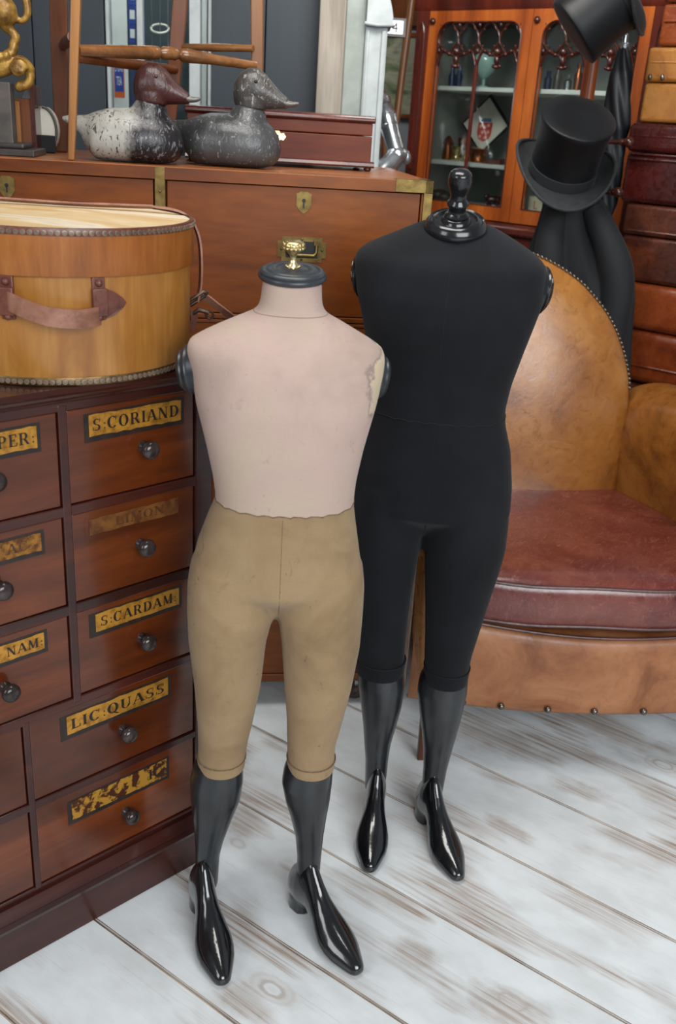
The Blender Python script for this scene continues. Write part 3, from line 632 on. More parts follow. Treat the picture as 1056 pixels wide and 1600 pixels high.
sh2 = ([(.388, -.083, .043, .044, .044, 0), (.36, -.081, .0480, .045, .050, 0), (.33, -.0780, .0490, .045, .054, 0), (.28, -.0745, .0435, .042, .050, 0), (.23, -.0740, .0355, .037, .043, 0), (.185, -.0752, .0290, .031, .035, 0), (.14, -.0735, .0248, .028, .028, 0), (.10, -.0725, .0235, .027, .026, 0), (.06, -.0725, .0215, .025, .025, 0)],
       [(.388, .051, .042, .044, .044, 0), (.36, .0485, .0500, .045, .050, 0), (.33, .0480, .0515, .045, .054, 0), (.28, .0500, .0450, .042, .050, 0), (.225, .0525, .0365, .037, .043, 0), (.185, .0530, .0305, .031, .035, 0), (.14, .0525, .0258, .028, .028, 0), (.10, .0520, .0240, .027, .026, 0), (.06, .052, .0215, .025, .025, 0)])
shoes2 = (((.1235, 1.722), (.1085, 1.492), None), ((.2225, 1.706), (.290, 1.484), None))
cap2 = dict(s=-.0205, z=1.236, o=-.004, tilt=.36, prof=[(.002, 0), (.040, 0), (.0505, .004), (.0535, .012), (.0520, .020), (.0465, .026), (.0440, .024), (.0420, .026), (.036, .0275), (.0335, .024), (.026, .024), (.0235, .029), (.0205, .031), (.001, .031)])
kn2 = dict(mat='ebony', n=32, prof=[(.001, .029), (.0205, .029), (.0210, .034), (.0180, .037), (.0150, .039), (.0145, .047), (.0165, .050), (.0190, .053), (.0185, .056), (.0150, .059), (.0135, .066), (.0145, .073), (.0175, .081), (.0198, .089), (.0200, .096), (.0188, .1005), (.0190, .1015), (.0178, .106), (.0120, .1105), (.001, .1125)])
mannequin((.19, 1.68), up2, lg2, .925, dict(z=(.360, .391), legs=((-.0835, .0490, .0505, .0490), (.0520, .0450, .0505, .0490))), ('blackcloth', 'blackcloth', 'blackseam'), cap2, kn2,
          ((-.171, -.018, 1.153, .044, .018, .14, -.25), (.130, -.018, 1.150, .044, .020, .14, -.25)), sh2, shoes2,
          'tall black cloth mannequin with black lacquered legs and turned black finial, standing behind', tilt=0, shear=(1.19, 1.24, .34),
          seams=(([(-.021-.002*k/20, 1.222-.20*k/20, 0, 1) for k in range(21)], False), ([(-.0195, .92-.22*k/24, 0, 1) for k in range(25)], False)))

# ------------------------------------------------------------------ spice drawer cabinet
FC = Frame((-.536, 1.207, 0), A_CAB)
def cabinet():
    S0, S1, D = -.28, .456, -.50
    root = empty('spice_cabinet', FC((S0+S1)/2, D/2, 0), 'dark mahogany spice cabinet of labelled small drawers under the hat box', 'cabinet')
    g = G()
    g.box(FC, S0, S1, D, -.062, .085, .995)                            # body behind the drawers
    rails = [(.085, .128), (.293, .308), (.465, .482), (.639, .657), (.811, .828), (.980, .998)]
    for a, b in rails: g.box(FC, S0, S1, -.063, -.016, a, b)
    for a, b, z0, z1 in ((S0, -.262, .085, .998), (.421, S1, .085, .998), (.083, .0945, .12, .472), (.1745, .189, .472, .99), (-.075, -.063, .472, .99)): g.box(FC, a, b, -.063, -.0155, z0, z1)
    g.build('carcass', 'cab_dark', root, smooth=0, bevel=.0015)
    g = G(); g.box(FC, S0-.004, S1+.004, D, .0, 0, .082); g.build('plinth', 'cab_dark', root, smooth=0, bevel=.002)
    pr = [(-.03, .080), (.004, .080), (.006, .088), (.000, .094), (.004, .100), (-.004, .108), (-.010, .118), (-.03, .118)]
    g = G(); g.prism([FC(S0-.004, o, z) for o, z in pr], FC.d*(S1-S0+.008)); g.build('base_moulding', 'cab_dark', root, smooth=30)
    pr = [(D, .994), (-.014, .994), (-.008, .997), (-.006, 1.001), (.000, 1.005), (.004, 1.006), (.005, 1.010), (.010, 1.013), (.014, 1.016), (.013, 1.024), (D, 1.024)]
    g = G(); g.prism([FC(S0-.015, o, z) for o, z in pr], FC.d*(S1-S0+.03)); g.build('top', 'cab_dark', root, smooth=30)
    kp = [(.001, 0), (.010, 0), (.010, .003), (.0075, .006), (.007, .010), (.0095, .013), (.0095, .015), (.012, .0165), (.0148, .020), (.0152, .024), (.0135, .0285), (.009, .0315), (.001, .0325)]
    def drawer(a0, a1, z0, z1, kx=None, kz=None, lab=None):
        d = G().box(FC, a0, a1, -.060, -.020, z0, z1).build('drawer', 'cab_front', root, smooth=0, bevel=.0015)
        if kx is not None: G().lathe(FC(kx, -.021, kz), FC.n, kp, 26).build('knob', 'knob', d, smooth=40)
        if lab:
            x0, x1, zb, zt, txt, gold, ink, bord, off = lab
            g = G()
            g.add([FC(*p) for p in ((x0-.008-off, -.0196, zb-.009), (x1+.006, -.0196, zb-.007), (x1+.006, -.0196, zt+.004), (x0-.008-off, -.0196, zt+.002))], [(0, 1, 2, 3)], 0)
            n = 14; rt = random.Random(int(x0*1e4)); top = [(x0+(x1-x0)*i/n, zt+rt.uniform(-.0012, .0008)) for i in range(n+1)]; bot = [(x0+(x1-x0)*i/n, zb+rt.uniform(-.0008, .0012)) for i in range(n+1)]
            for i in range(n): g.add([FC(bot[i][0], -.0190, bot[i][1]), FC(bot[i+1][0], -.0190, bot[i+1][1]), FC(top[i+1][0], -.0190, top[i+1][1]), FC(top[i][0], -.0190, top[i][1])], [(0, 1, 2, 3)], 1)
            for (t_, a, b) in txt: g.flat(FC, -.0186, lettering(t_, a, b, zb+(zt-zb)*.24, (zt-zb)*.54), 2)
            o = g.build('label_plate', [bord, gold, ink], d, smooth=0, fix=False)
        return d
    B = 'label_border'
    drawer(.190, .4195, .829, .979, .322, .899, (.226, .394, .932, .967, [('S:CORIAND', .232, .392)], 'gold', 'ink', B, 0))
    drawer(.190, .4195, .658, .810, .312, .729, (.219, .388, .768, .796, [('LIMON', .266, .362)], 'gold_dim', 'ink_dim', 'cab_front', 0))
    drawer(.190, .4195, .483, .638, .311, .549, (.223, .388, .591, .625, [('S:CARDAM:', .232, .384)], 'gold', 'ink', B, .004))
    drawer(.0955, .4195, .309, .464, .268, .377, (.161, .363, .412, .449, [('LIC:QUASS', .168, .358)], 'gold', 'ink', B, .004))
    drawer(.0955, .4195, .129, .292, .269, .194, (.161, .358, .232, .272, [('IC', .318, .350)], 'gold_flake', 'ink', B, 0))
    drawer(-.062, .1735, .829, .979, .066, .899, (-.020, .141, .931, .965, [('PER:', .080, .139)], 'gold', 'ink', B, 0))
    drawer(-.062, .1735, .658, .810, .063, .726, (-.020, .137, .765, .795, [('AC', .082, .117)], 'gold_worn', 'ink_dim', B, 0))
    drawer(-.062, .1735, .483, .638, .061, .548, (-.030, .131, .593, .623, [('NAM:', .068, .130)], 'gold', 'ink', B, .004))
    drawer(-.261, .082, .309, .464); drawer(-.261, .082, .129, .292)
    drawer(-.261, -.076, .829, .979); drawer(-.261, -.076, .658, .810); drawer(-.261, -.076, .483, .638)
cabinet()

# ------------------------------------------------------------------ hat box with its loose strap
def hatbox():
    cx, cy = -.50, 1.640; c = V((cx, cy, 1.0005))
    root = empty('hat_box', c, 'round honey-coloured plywood hat box with leather handle on the cabinet', 'hat box')
    n = 96
    G().lathe(c, (0, 0, 1), [(.001, 0), (.221, 0), (.2235, .004), (.2235, .20), (.001, .20)], n).build('body', 'boxply', root, smooth=40)
    G().lathe(c, (0, 0, 1), [(.2245, .172), (.2290, .172), (.2300, .174), (.2300, .2335), (.2245, .2335)], n, cap=False).build('lid_band', 'lidband', root, smooth=40)
    G().lathe(c, (0, 0, 1), [(.001, .232), (.2260, .232), (.2265, .242), (.15, .2445), (.001, .2455)], n).build('lid_top', 'lidtop', root, smooth=40)
    def studded(name, z0, z1, R, k, mat):
        g = G(); g.lathe(c, (0, 0, 1), [(R-.006, z0), (R, z0), (R+.0022, (z0+z1)/2), (R, z1), (R-.006, z1)], n, cap=False)
        zz = (z0+z1)/2
        for i in range(k):
            a = 2*PI*i/k; p = c+V((math.cos(a)*(R+.002), math.sin(a)*(R+.002), zz)); u = V((-math.sin(a), math.cos(a), 0)); w = V((0, 0, 1)); o = V((math.cos(a), math.sin(a), 0))
            g.rings([[p+(u*math.cos(2*PI*j/8)+w*math.sin(2*PI*j/8))*rr+o*h for j in range(8)] for rr, h in ((.0042, -.001), (.0042, .0014), (.0026, .0016), (.0022, .0002), (.0001, .0002))], mi=1)
        g.build(name, [mat, 'stud'], root, smooth=40)
    studded('lid_trim', .231, .2445, .2295, 150, 'strap_dark')
    studded('base_trim', .0005, .0135, .2240, 150, 'brass_dark')
    # handle: strap between two riveted mounts, pointed leather flap on the right
    def P(ang, z, o=0): return c+V((math.cos(ang), math.sin(ang), 0))*(.2235+o)+V((0, 0, z))
    a0, a1 = math.radians(-91.5), math.radians(-57.8)
    pts = []; sides = []
    for i in range(25):
        k = i/24; a = a0+(a1-a0)*k; bow = math.sin(PI*k)
        pts.append(P(a, lerp([(0, .136), (.15, .130), (.45, .117), (.75, .112), (1, .113)], k)[0], .006+.026*bow**.7)); sides.append(V((0, 0, .0145)))
    h = G().ribbon(pts, sides, .004); h.build('handle', 'strap', root, smooth=60)
    for a in (a0, a1):
        u = V((-math.sin(a), math.cos(a), 0)); o = V((math.cos(a), math.sin(a), 0))
        g = G(); p = P(a, 0)
        fr = lambda s, q, z: p+u*s+o*q+V((0, 0, z))
        g.box(fr, -.010, .010, -.002, .005, .105, .172); g.box(fr, -.0115, .0115, .004, .013, .112, .155)
        for z in (.110, .163): g.ball(fr(0, .006, z), (.006, .006, .006), 10, 6)
        g.build('handle_mount', 'strap_dark', root, smooth=40, bevel=.0015)
    g = G(); prof = [(-60.5, .104), (-56, .105), (-51.5, .112), (-48, .122), (-46.5, .130), (-48, .138), (-51.5, .148), (-56, .155), (-60.5, .156)]
    inn = [P(math.radians(a), z, -.001) for a, z in prof]; out = [P(math.radians(a), z, .0045) for a, z in prof]
    g.rings([inn, out]); g.build('handle_flap', 'strap_dark', root, smooth=0, bevel=.001)
    # long strap over the back of the lid, hanging down on the right to a buckle
    path = spline([(-.742, 1.765, 1.205), (-.725, 1.752, 1.243), (-.66, 1.738, 1.2512), (-.502, 1.735, 1.2515), (-.399, 1.745, 1.253), (-.331, 1.750, 1.253), (-.296, 1.755, 1.240), (-.279, 1.760, 1.207), (-.274, 1.761, 1.162), (-.275, 1.761, 1.116), (-.281, 1.761, 1.086)], 6)
    sd = [V((.002, -.0085, .003)) if i < 28 else V((.0035, -.0085, 0)) for i in range(len(path))]
    st = G().ribbon(path, sd, .0035).build('strap', 'strap', root, smooth=60)
    G().ribbon(spline([(-.284, 1.758, 1.094), (-.265, 1.764, 1.093), (-.242, 1.771, 1.075), (-.205, 1.782, 1.045), (-.17, 1.79, 1.01), (-.16, 1.79, .96)], 6), V((.003, -.004, .006)), .0035).build('strap_end', 'strap', st, smooth=60)
    g = G()
    q = [(-.292, 1.756, 1.078), (-.266, 1.76, 1.098), (-.262, 1.76, 1.104), (-.268, 1.755, 1.106), (-.296, 1.752, 1.086)]
    g.tube([V(x) for x in q], .0035, 8, closed=True)
    g.tube([V((-.289, 1.752, 1.062)), V((-.276, 1.752, 1.072)), V((-.259, 1.758, 1.066))], .0045, 8)
    g.tube([V((-.257+.007*math.cos(2*PI*k/12), 1.757, 1.062+.007*math.sin(2*PI*k/12))) for k in range(12)], .0025, 6, closed=True)
    g.tube([V((-.289, 1.752, 1.068)), V((-.287, 1.75, 1.045)), V((-.291, 1.75, 1.03))], .005, 8)
    g.build('buckle', 'iron', st, smooth=60)
    root.location = (-.470, 1.527, 1.0245); root.scale = (.935, .935, .905)
    G().ribbon([V((-.287, 1.752, 1.07)), V((-.284, 1.748, 1.055)), V((-.290, 1.740, 1.03))], V((.006, .004, 0)), .003).build('buckle_tab', 'strap_dark', st, smooth=60)
hatbox()

# ------------------------------------------------------------------ campaign chest
FH = Frame((.153, 2.10, 0), A_CH)
def chest():
    S0, D = -1.13, -.56
    root = empty('campaign_chest', FH(S0/2, D/2, 0), 'tall teak campaign chest with brass corners and recessed handle behind the hat box', 'chest')
    g = G(); g.box(FH, S0, 0, D, -.03, 1.005, 1.272); g.box(FH, S0, -.001, D, -.03, .078, .998); g.box(FH, S0+.01, -.01, D+.01, -.035, .99, 1.01)
    for a, b in ((S0, S0+.022), (-.020, 0)): g.box(FH, a, b, -.031, 0, .078, 1.272)
    g.box(FH, -.572, -.550, -.031, -.0005, 1.005, 1.272); g.box(FH, S0, 0, -.031, 0, .995, 1.006); g.box(FH, S0, 0, -.031, -.001, .985, .9935)
    g.box(FH, S0, 0, -.031, 0, .078, .10)
    g.build('carcass', 'chest', root, smooth=0, bevel=.002)
    G().box(FH, S0-.002, .001, D, .002, 1.273, 1.298).build('top', ['chest_top'], root, smooth=0, bevel=.002)
    G().box(FH, S0-.002, .001, .0021, .0026, 1.2735, 1.2965).build('top_edging', 'chest', root, smooth=0)
    def esc(cx, z, par):
        sh = [(-.019, .020), (-.012, .021), (-.010, .024), (.010, .024), (.012, .021), (.019, .020), (.018, .008), (.019, -.006), (.010, -.018), (0, -.025), (-.010, -.018), (-.019, -.006), (-.018, .008)]
        g = G(); g.prism([FH(cx+x*.85, -.004, z+y*.9) for x, y in sh], FH.n*.0025)
        g.prism([FH(cx+.004*math.cos(2*PI*k/12), -.0014, z+.004+.004*math.sin(2*PI*k/12)) for k in range(12)], FH.n*.0004, 1); g.box(FH, cx-.0015, cx+.0015, -.0014, -.001, z-.010, z+.004, 1)
        g.build('escutcheon', ['brass', 'black_hole'], par, smooth=0)
    def handle(cx, z, par):
        w, h = .052, .0255; c = .009
        oc = [(-w, h-c), (-w+c, h-c), (-w+c, h), (w-c, h), (w-c, h-c), (w, h-c), (w, -h+c), (w-c, -h+c), (w-c, -h), (-w+c, -h), (-w+c, -h+c), (-w, -h+c)]
        g = G(); g.prism([FH(cx+x, -.0045, z+y) for x, y in oc], FH.n*.003)
        g.box(FH, cx-.034, cx+.034, -.0014, -.0010, z-.017, z+.017, 1)
        for x, y in ((-.043, 0), (.043, 0), (0, .021), (0, -.021)): g.ball(FH(cx+x, -.001, z+y), .0028, 8, 5)
        hb = g.build('handle_plate', ['brass', 'black_hole'], par, smooth=0, bevel=.0006)
        g = G(); g.tube([FH(cx-.031, .001, z+.014), FH(cx-.031, .004, z-.004), FH(cx-.025, .005, z-.011), FH(cx+.025, .005, z-.011), FH(cx+.031, .004, z-.004), FH(cx+.031, .001, z+.014)], .0036, 8)
        for s in (-1, 1): g.box(FH, cx+s*.031-.006, cx+s*.031+.006, -.001, .005, z+.010, z+.020)
        g.build('bail', 'brass', hb, smooth=50)
    for a, b, hx, ex in ((-.548, -.021, -.267, -.267), (S0+.023, -.574, -.863, -.863)):
        d = G().box(FH, a+.001, b-.001, -.05, -.003, 1.008, 1.271).build('drawer', 'chest', root, smooth=0, bevel=.0012)
        esc(ex, 1.242, d); handle(hx, 1.147, d)
    for z0, z1 in ((.745, .984), (.47, .735), (.102, .46)):
        d = G().box(FH, S0+.023, -.021, -.05, -.003, z0, z1).build('drawer', 'chest', root, smooth=0, bevel=.0012)
        for hx in (-.267, -.863): handle(hx, (z0+z1)/2+.01, d)
    g = G()
    g.box(FH, -.077, .0032, -.02, .0036, 1.2735, 1.2990); g.box(FH, -.016, .0032, -.02, .0036, 1.135, 1.2735); g.box(FH, -.014, .0032, -.08, .0036, 1.2735, 1.2990)
    g.build('corner_mount', 'brass', root, smooth=0, bevel=.0008)
    g = G(); g.box(FH, -.571, -.551, -.02, .0034, 1.012, 1.297)
    for z in (1.25, 1.17, 1.09): g.ball(FH(-.561, .0034, z), .003, 8, 5)
    g.build('centre_strap', 'brass', root, smooth=0, bevel=.0006)
    for s in (-.075, S0+.075):
        for o in (-.06, D+.06):
            G().lathe(FH(s, o, 0), (0, 0, 1), [(.001, 0), (.024, 0), (.036, .010), (.042, .028), (.040, .048), (.030, .062), (.027, .068), (.036, .073), (.036, .079), (.001, .079)], 28).build('bun_foot', 'cab_dark', root, smooth=50)
chest()

# ------------------------------------------------------------------ on top of the chest
ZT = 1.2985
def duck(name, s0, o0, rot, L, mats, label, hd):
    # local x forwards (to the right in the photo), y left, z up; built from lofts fused into one carved body
    c = FH(s0, o0, ZT); a = A_CH+rot; dx = V((math.cos(a), math.sin(a), 0)); dy = V((-math.sin(a), math.cos(a), 0))
    def W(x, y, z): return c+dx*x*L+dy*y*L+V((0, 0, z*L))
    root = empty('decoy_duck', c, label, 'decoy duck', 'decoy ducks on the chest')
    # body: stations x, half width, bottom, top
    st = [(-.68, .02, .335, .375), (-.62, .045, .31, .39), (-.56, .075, .27, .395), (-.50, .10, .22, .395), (-.44, .16, .10, .40), (-.36, .23, .01, .435), (-.22, .28, 0, .475), (-.05, .30, 0, .485), (.10, .295, 0, .47), (.22, .275, 0, .46), (.32, .235, .005, .43), (.40, .18, .03, .37), (.46, .09, .09, .28), (.475, .03, .14, .22)]
    R = []
    for i in range(50):
        x = -.68+1.155*i/49; hw, zb, zt = lerp(st, x); h = zt-zb; ring = []
        for j in range(28):
            t = 2*PI*j/28; yy = math.cos(t); zz = math.sin(t)
            yy = math.copysign(abs(yy)**.85, yy); zz = math.copysign(abs(zz)**(.7 if zz < 0 else 1.0), zz)
            ring.append(W(x, hw*yy, zb+h*(.42+(zz*.42 if zz < 0 else zz*.58))))
        R.append(ring)
    g = G().rings(R)
    g.tube([W(.13, 0, .30), W(.15, 0, .42), W(.165, 0, .49), W(.175, 0, .545)], [.25*L, .205*L, .165*L, .140*L], 20)
    remeshed(g, .0032, 10).build('body', mats[0], root, smooth=60)
    hx, hz = .175, .53
    h = G()
    h.tube([W(hx, 0, hz), W(hx+.005, 0, hz+.09)], [.138*L, .146*L], 20)
    pr = [(-.115, .02, .10, .04), (-.10, .12, .105, .09), (-.04, .155, .128, .15), (.03, .165, .128, .155), (.10, .15, .112, .13), (.16, .115, .09, .10), (.21, .075, .07, .07), (.26, .045, .058, .05)]
    R = []
    for x, zc, hw, hh in [(-.130, .10, .03, .05), (-.115, .105, .07, .09), (-.08, .115, .10, .125), (-.02, .13, .118, .145), (.05, .135, .116, .142), (.11, .118, .098, .118), (.16, .094, .078, .090), (.205, .074, .066, .066), (.25, .058, .058, .047), (.28, .050, .054, .036)]:
        R.append([W(hx+x*1.28, 1.25*hw*math.cos(2*PI*j/24), hz+1.30*(zc+hh*math.sin(2*PI*j/24))) for j in range(24)])
    h.rings(R)
    ho = remeshed(h, .0026, 8).build('head', mats[1], root, smooth=60)
    # bill: saddle that flattens and widens
    R = []
    for x, zc, hw, hh in [(.215, .118, .080, .078), (.25, .104, .078, .072), (.285, .088, .074, .058), (.32, .070, .068, .040), (.37, .058, .070, .028), (.42, .062, .068, .024), (.450, .068, .052, .019), (.463, .070, .018, .009)]:
        R.append([W(hx+x, hw*math.cos(2*PI*j/20), hz+zc+hd+hh*math.sin(2*PI*j/20)) for j in range(20)])
    G().rings(R).build('bill', mats[2], ho, smooth=60, subsurf=1)
    for s in (-1, 1): G().ball(W(hx+.065, s*.134, hz+.235), .016*L, 12, 8).build('eye', 'black_hole' if mats[1] != 'duck_brown' else 'carved', ho)
duck('decoy_duck', -.618, -.090, -.10, .216, ('duck_white', 'duck_brown', 'duck_bill'), 'decoy duck with flaking white body and dark maroon head, left of the pair', 0)
duck('decoy_duck', -.415, -.138, -.20, .222, ('duck_grey', 'duck_headgrey', 'duck_bill'), 'worn dark grey decoy duck with grey head, right of the white-bodied one', 0)

def stool():
    root = empty('wooden_stool', FH(-.575, -.2, ZT), 'tall wooden stool with turned stretchers standing on the campaign chest', 'stool')
    def leg(p0, p1, w, d, mat):
        P = [V(p0), V(p0).lerp(V(p1), .35), V(p0).lerp(V(p1), .5), V(p1)]; g = G(); R = []
        for p, k in zip(P, (.72, 1.0, 1.04, 1.0)):
            R.append([p+FH.d*x*w*k+FH.n*y*d*k for x, y in ((-.5, -.5), (.5, -.5), (.5, .5), (-.5, .5))])
        g.rings(R).build('leg', mat, root, smooth=0, bevel=.003)
    A0, A1 = FH(-.7375, -.025, ZT), FH(-.690, -.02, 1.90)
    leg(A0, A1, .018, .024, 'stool')
    B0, B1 = FH(-.806, -.36, ZT), FH(-.783, -.33, 1.90); leg(B0, B1, .037, .024, 'stool_dark')
    C0, C1 = FH(-.560, -.30, ZT), FH(-.503, -.28, 1.90); leg(C0, C1, .031, .026, 'stool_dark')
    D0, D1 = FH(-.356, -.243, ZT), FH(-.374, -.225, 1.90); leg(D0, D1, .026, .028, 'stool')
    def turn(p, q, prof, mat):
        p, q = V(p), V(q); L = (q-p).length
        G().lathe(p, q-p, [(.001, 0)]+[(r, L*t) for t, r in prof]+[(.001, L)], 18).build('stretcher', mat, root, smooth=50)
    mid = FH(-.545, -.14, 1.512)
    turn(FH(-.716, -.030, 1.500), mid, [(0, .0105), (.5, .0125), (.80, .0135), (.86, .0125), (.885, .008), (.92, .0125), (1, .0125)], 'turned')
    turn(mid, FH(-.366, -.205, 1.503), [(0, .0125), (.06, .0125), (.10, .008), (.13, .013), (.19, .014), (.5, .0105), (1, .009)], 'turned')
    turn(FH(-.72, -.03, 1.487), FH(-.54, -.27, 1.487), [(0, .009), (.5, .0105), (1, .009)], 'stool_dark')
    turn(FH(-.535, -.29, 1.534), FH(-.372, -.205, 1.536), [(0, .006), (.5, .0085), (1, .007)], 'turned')
    turn(FH(-.725, -.025, 1.523), FH(-.79, -.345, 1.523), [(0, .010), (.5, .012), (1, .010)], 'stool_dark')
    g = G().ball(FH(-.755, -.17, 1.538), (.022, .012, .008), 14, 8, R=Matrix.Rotation(.5, 3, 'Y'))
    g = G(); cs = FH(-.588, -.205, 0); R = []
    for z, k in ((1.895, .9), (1.90, 1), (1.925, 1.02), (1.935, .97)): R.append([V((cs.x+.20*k*math.cos(2*PI*j/40), cs.y+.24*k*math.sin(2*PI*j/40), z)) for j in range(40)])
    g.rings(R).build('seat', 'stool', root, smooth=40)
stool()

def writing_box():
    s1, s0, o1, o0 = -.098, -.515, -.265, -.47
    s1 = -.093
    root = empty('writing_box', FH((s0+s1)/2, (o0+o1)/2, ZT), 'low mahogany box with brass keyhole plate lying behind the ducks', 'box')
    G().box(FH, s0, s1, o0, o1, ZT+.012, 1.374).build('body', 'box', root, smooth=0, bevel=.002)
    g = G(); g.box(FH, s0, s1, o0, o1, 1.3755, 1.402)
    g.build('lid', 'box', root, smooth=0, bevel=.002)
    pr = [(o0-.004, 1.402), (o1+.002, 1.402), (o1+.006, 1.406), (o1+.006, 1.412), (o1+.001, 1.4165), (o1-.02, 1.4185), (o0-.004, 1.4185)]
    G().prism([FH(s0-.004, o, z) for o, z in pr], FH.d*(s1-s0+.009)).build('lid_moulding', 'book_dark', root, smooth=30, bevel=.0015)
    pr = [(o0-.003, ZT+.008), (o1+.007, ZT+.008), (o1+.009, ZT+.012), (o1+.006, ZT+.018), (o1+.001, ZT+.021), (o0-.003, ZT+.021)]
    G().prism([FH(s0-.004, o, z) for o, z in pr], FH.d*(s1-s0+.012)).build('base_moulding', 'book_dark', root, smooth=30)
    g = G(); sh = [(-.026, 0), (-.018, .008), (-.010, .006), (-.006, .012), (.006, .012), (.010, .006), (.018, .008), (.026, 0), (.018, -.008), (.010, -.006), (.006, -.012), (-.006, -.012), (-.010, -.006), (-.018, -.008)]
    ex, ez = -.312, 1.363
    g.prism([FH(ex+x*.8, o1, ez+y) for x, y in sh], FH.n*.0015); g.prism([FH(ex+.004*math.cos(k*PI/6), o1+.0015, ez+.004*math.sin(k*PI/6)) for k in range(12)], FH.n*.0003, 1)
    g.build('escutcheon', ['brass_bright', 'black_hole'], root, smooth=0)
    for s in (s0+.012, s1-.006):
        for o in (o0+.012, o1-.004): G().lathe(FH(s, o, ZT), (0, 0, 1), [(.001, 0), (.006, 0), (.009, .004), (.008, .008), (.004, .010), (.004, .012)], 16).build('foot', 'book_dark', root)
writing_box()

def statue():
    root = empty('gilded_statue', FH(-.872, -.1, ZT), 'gilded carved animal figure standing on a scroll over a dark stand at left edge', 'statue')
    g = G(); g.box(FH, -.93, -.815, -.20, -.055, ZT, ZT+.013); g.build('base', 'charcoal', root, smooth=0, bevel=.002)
    g = G(); g.box(FH, -.93, -.838, -.18, -.075, ZT+.013, ZT+.024); g.build('base_step', 'charcoal', root, smooth=0, bevel=.004)
    g = G(); g.box(FH, -.905, -.861, -.135, -.09, ZT+.02, 1.436); g.build('pillar', 'stone', root, smooth=0, bevel=.002)
    P = lambda s, z, o=-.11: FH(s, o, z)
    # scroll bracket with a volute, a ball under it
    g = G()
    g.tube(spline([P(-.935, 1.462), P(-.905, 1.455), P(-.875, 1.462), P(-.852, 1.474), P(-.838, 1.474), P(-.825, 1.460), P(-.826, 1.440), P(-.838, 1.432), P(-.848, 1.437)], 5), [.019]*6+[.017]*8+[.013]*12+[.010]*15, 12)
    cp = P(-.842, 1.462, -.105)
    g.tube([cp+FH.d*(.016-.00042*k)*math.cos(k*.42)*1.0+V((0, 0, (.016-.00042*k)*math.sin(k*.42)))+FH.n*(.012+.0002*k) for k in range(30)], .0045, 8)
    g.ball(P(-.846, 1.429), .0105, 14, 10); g.ball(cp+FH.n*.014, .006, 10, 8)
    for k in range(6): g.ball(P(-.93+.013*k, 1.474+.002*k, -.1), (.009, .012, .010), 8, 6)
    remeshed(g, .0028, 3).build('scroll', 'gilt', root, smooth=60)
    g = G()
    g.tube(spline([P(-.868, 1.480), P(-.856, 1.492), P(-.851, 1.508), P(-.847, 1.519), P(-.860, 1.535), P(-.872, 1.548), P(-.884, 1.562)], 5), [.013]*5+[.010]*5+[.009]*5+[.0095]*5+[.0125]*5+[.017]*6, 12)   # hind leg
    g.tube(spline([P(-.905, 1.480, -.13), P(-.900, 1.51, -.13), P(-.895, 1.54, -.13), P(-.9, 1.57, -.13)], 5), [.011]*8+[.015]*8, 12)
    g.ball(P(-.868, 1.563), (.028, .026, .030), 16, 12); g.ball(P(-.889, 1.60), (.030, .028, .045), 16, 12)
    g.tube(spline([P(-.885, 1.60), P(-.893, 1.65), P(-.885, 1.70)], 5), [.032]*5+[.029]*6, 14)
    g.ball(P(-.872, 1.735), (.026, .024, .028), 16, 12); g.ball(P(-.850, 1.728), (.016, .014, .012), 12, 8)
    for s in (-.012, .012): g.ball(P(-.880, 1.763, -.11+s), (.007, .005, .010), 8, 6)
    for k in range(16): g.ball(P(-.885+.030*math.cos(k*1.3), 1.715+.030*math.sin(k*1.7), -.11+.022*math.sin(k*2.1)), .011, 8, 6)
    g.tube(spline([P(-.862, 1.67), P(-.83, 1.66), P(-.812, 1.69)], 5), [.012]*5+[.009]*6, 10)
    g.tube(spline([P(-.850, 1.553), P(-.832, 1.550), P(-.822, 1.562), P(-.822, 1.585), P(-.832, 1.612), P(-.842, 1.65)], 6), [.0065]*12+[.008]*10+[.009]*9, 10)   # tail
    remeshed(g, .0028, 4).build('figure', 'gilt', root, smooth=60)
statue()

# upright wooden case with a stopper-like silver tip, and a grey pouch beside it
root = empty('wooden_case', FH(-.863, -.26, ZT), 'small upright brown wooden case behind the gilded figure', 'case')
g = G(); g.box(FH, -.895, -.838, -.30, -.22, ZT, 1.408); g.build('body', 'stool_dark', root, smooth=0, bevel=.002)
G().box(FH, -.880, -.868, -.2195, -.214, ZT, 1.402).build('front_strip', 'stool', root, smooth=0, bevel=.001)
G().box(FH, -.845, -.836, -.31, -.212, ZT, 1.436).build('side_post', 'book_dark', root, smooth=0, bevel=.001)
g = G().prism([FH(-.866, -.26, 1.409), FH(-.846, -.26, 1.409), FH(-.855, -.26, 1.432)], FH.n*.02); g.build('tip', 'silver', root, smooth=0)
root = empty('leather_pouch', FH(-.822, -.30, ZT), 'rounded grey and black pouch beside the small wooden case', 'pouch')
def ov(k, z0, z1, o): return [FH(-.832+.030*k*math.cos(2*PI*j/24)*(1 if math.cos(2*PI*j/24) > 0 else .4), o, (z0+z1)/2+(z1-z0)/2*k*math.sin(2*PI*j/24)) for j in range(24)]
G().rings([ov(.9, ZT, 1.395, -.33), ov(1, ZT, 1.395, -.325), ov(1, ZT, 1.395, -.285), ov(.9, ZT, 1.395, -.28)]).build('body', 'offwhite', root, smooth=40)
g = G(); g.tube([FH(-.832+.029*math.cos(-PI/2+PI*k/16), -.278, 1.347+.047*math.sin(-PI/2+PI*k/16)) for k in range(17)], .003, 8); g.build('rim', 'stone', root, smooth=60)
G().box(FH, -.840, -.806, -.282, -.272, ZT, 1.336).build('lower_panel', 'coat', root, smooth=0, bevel=.004)

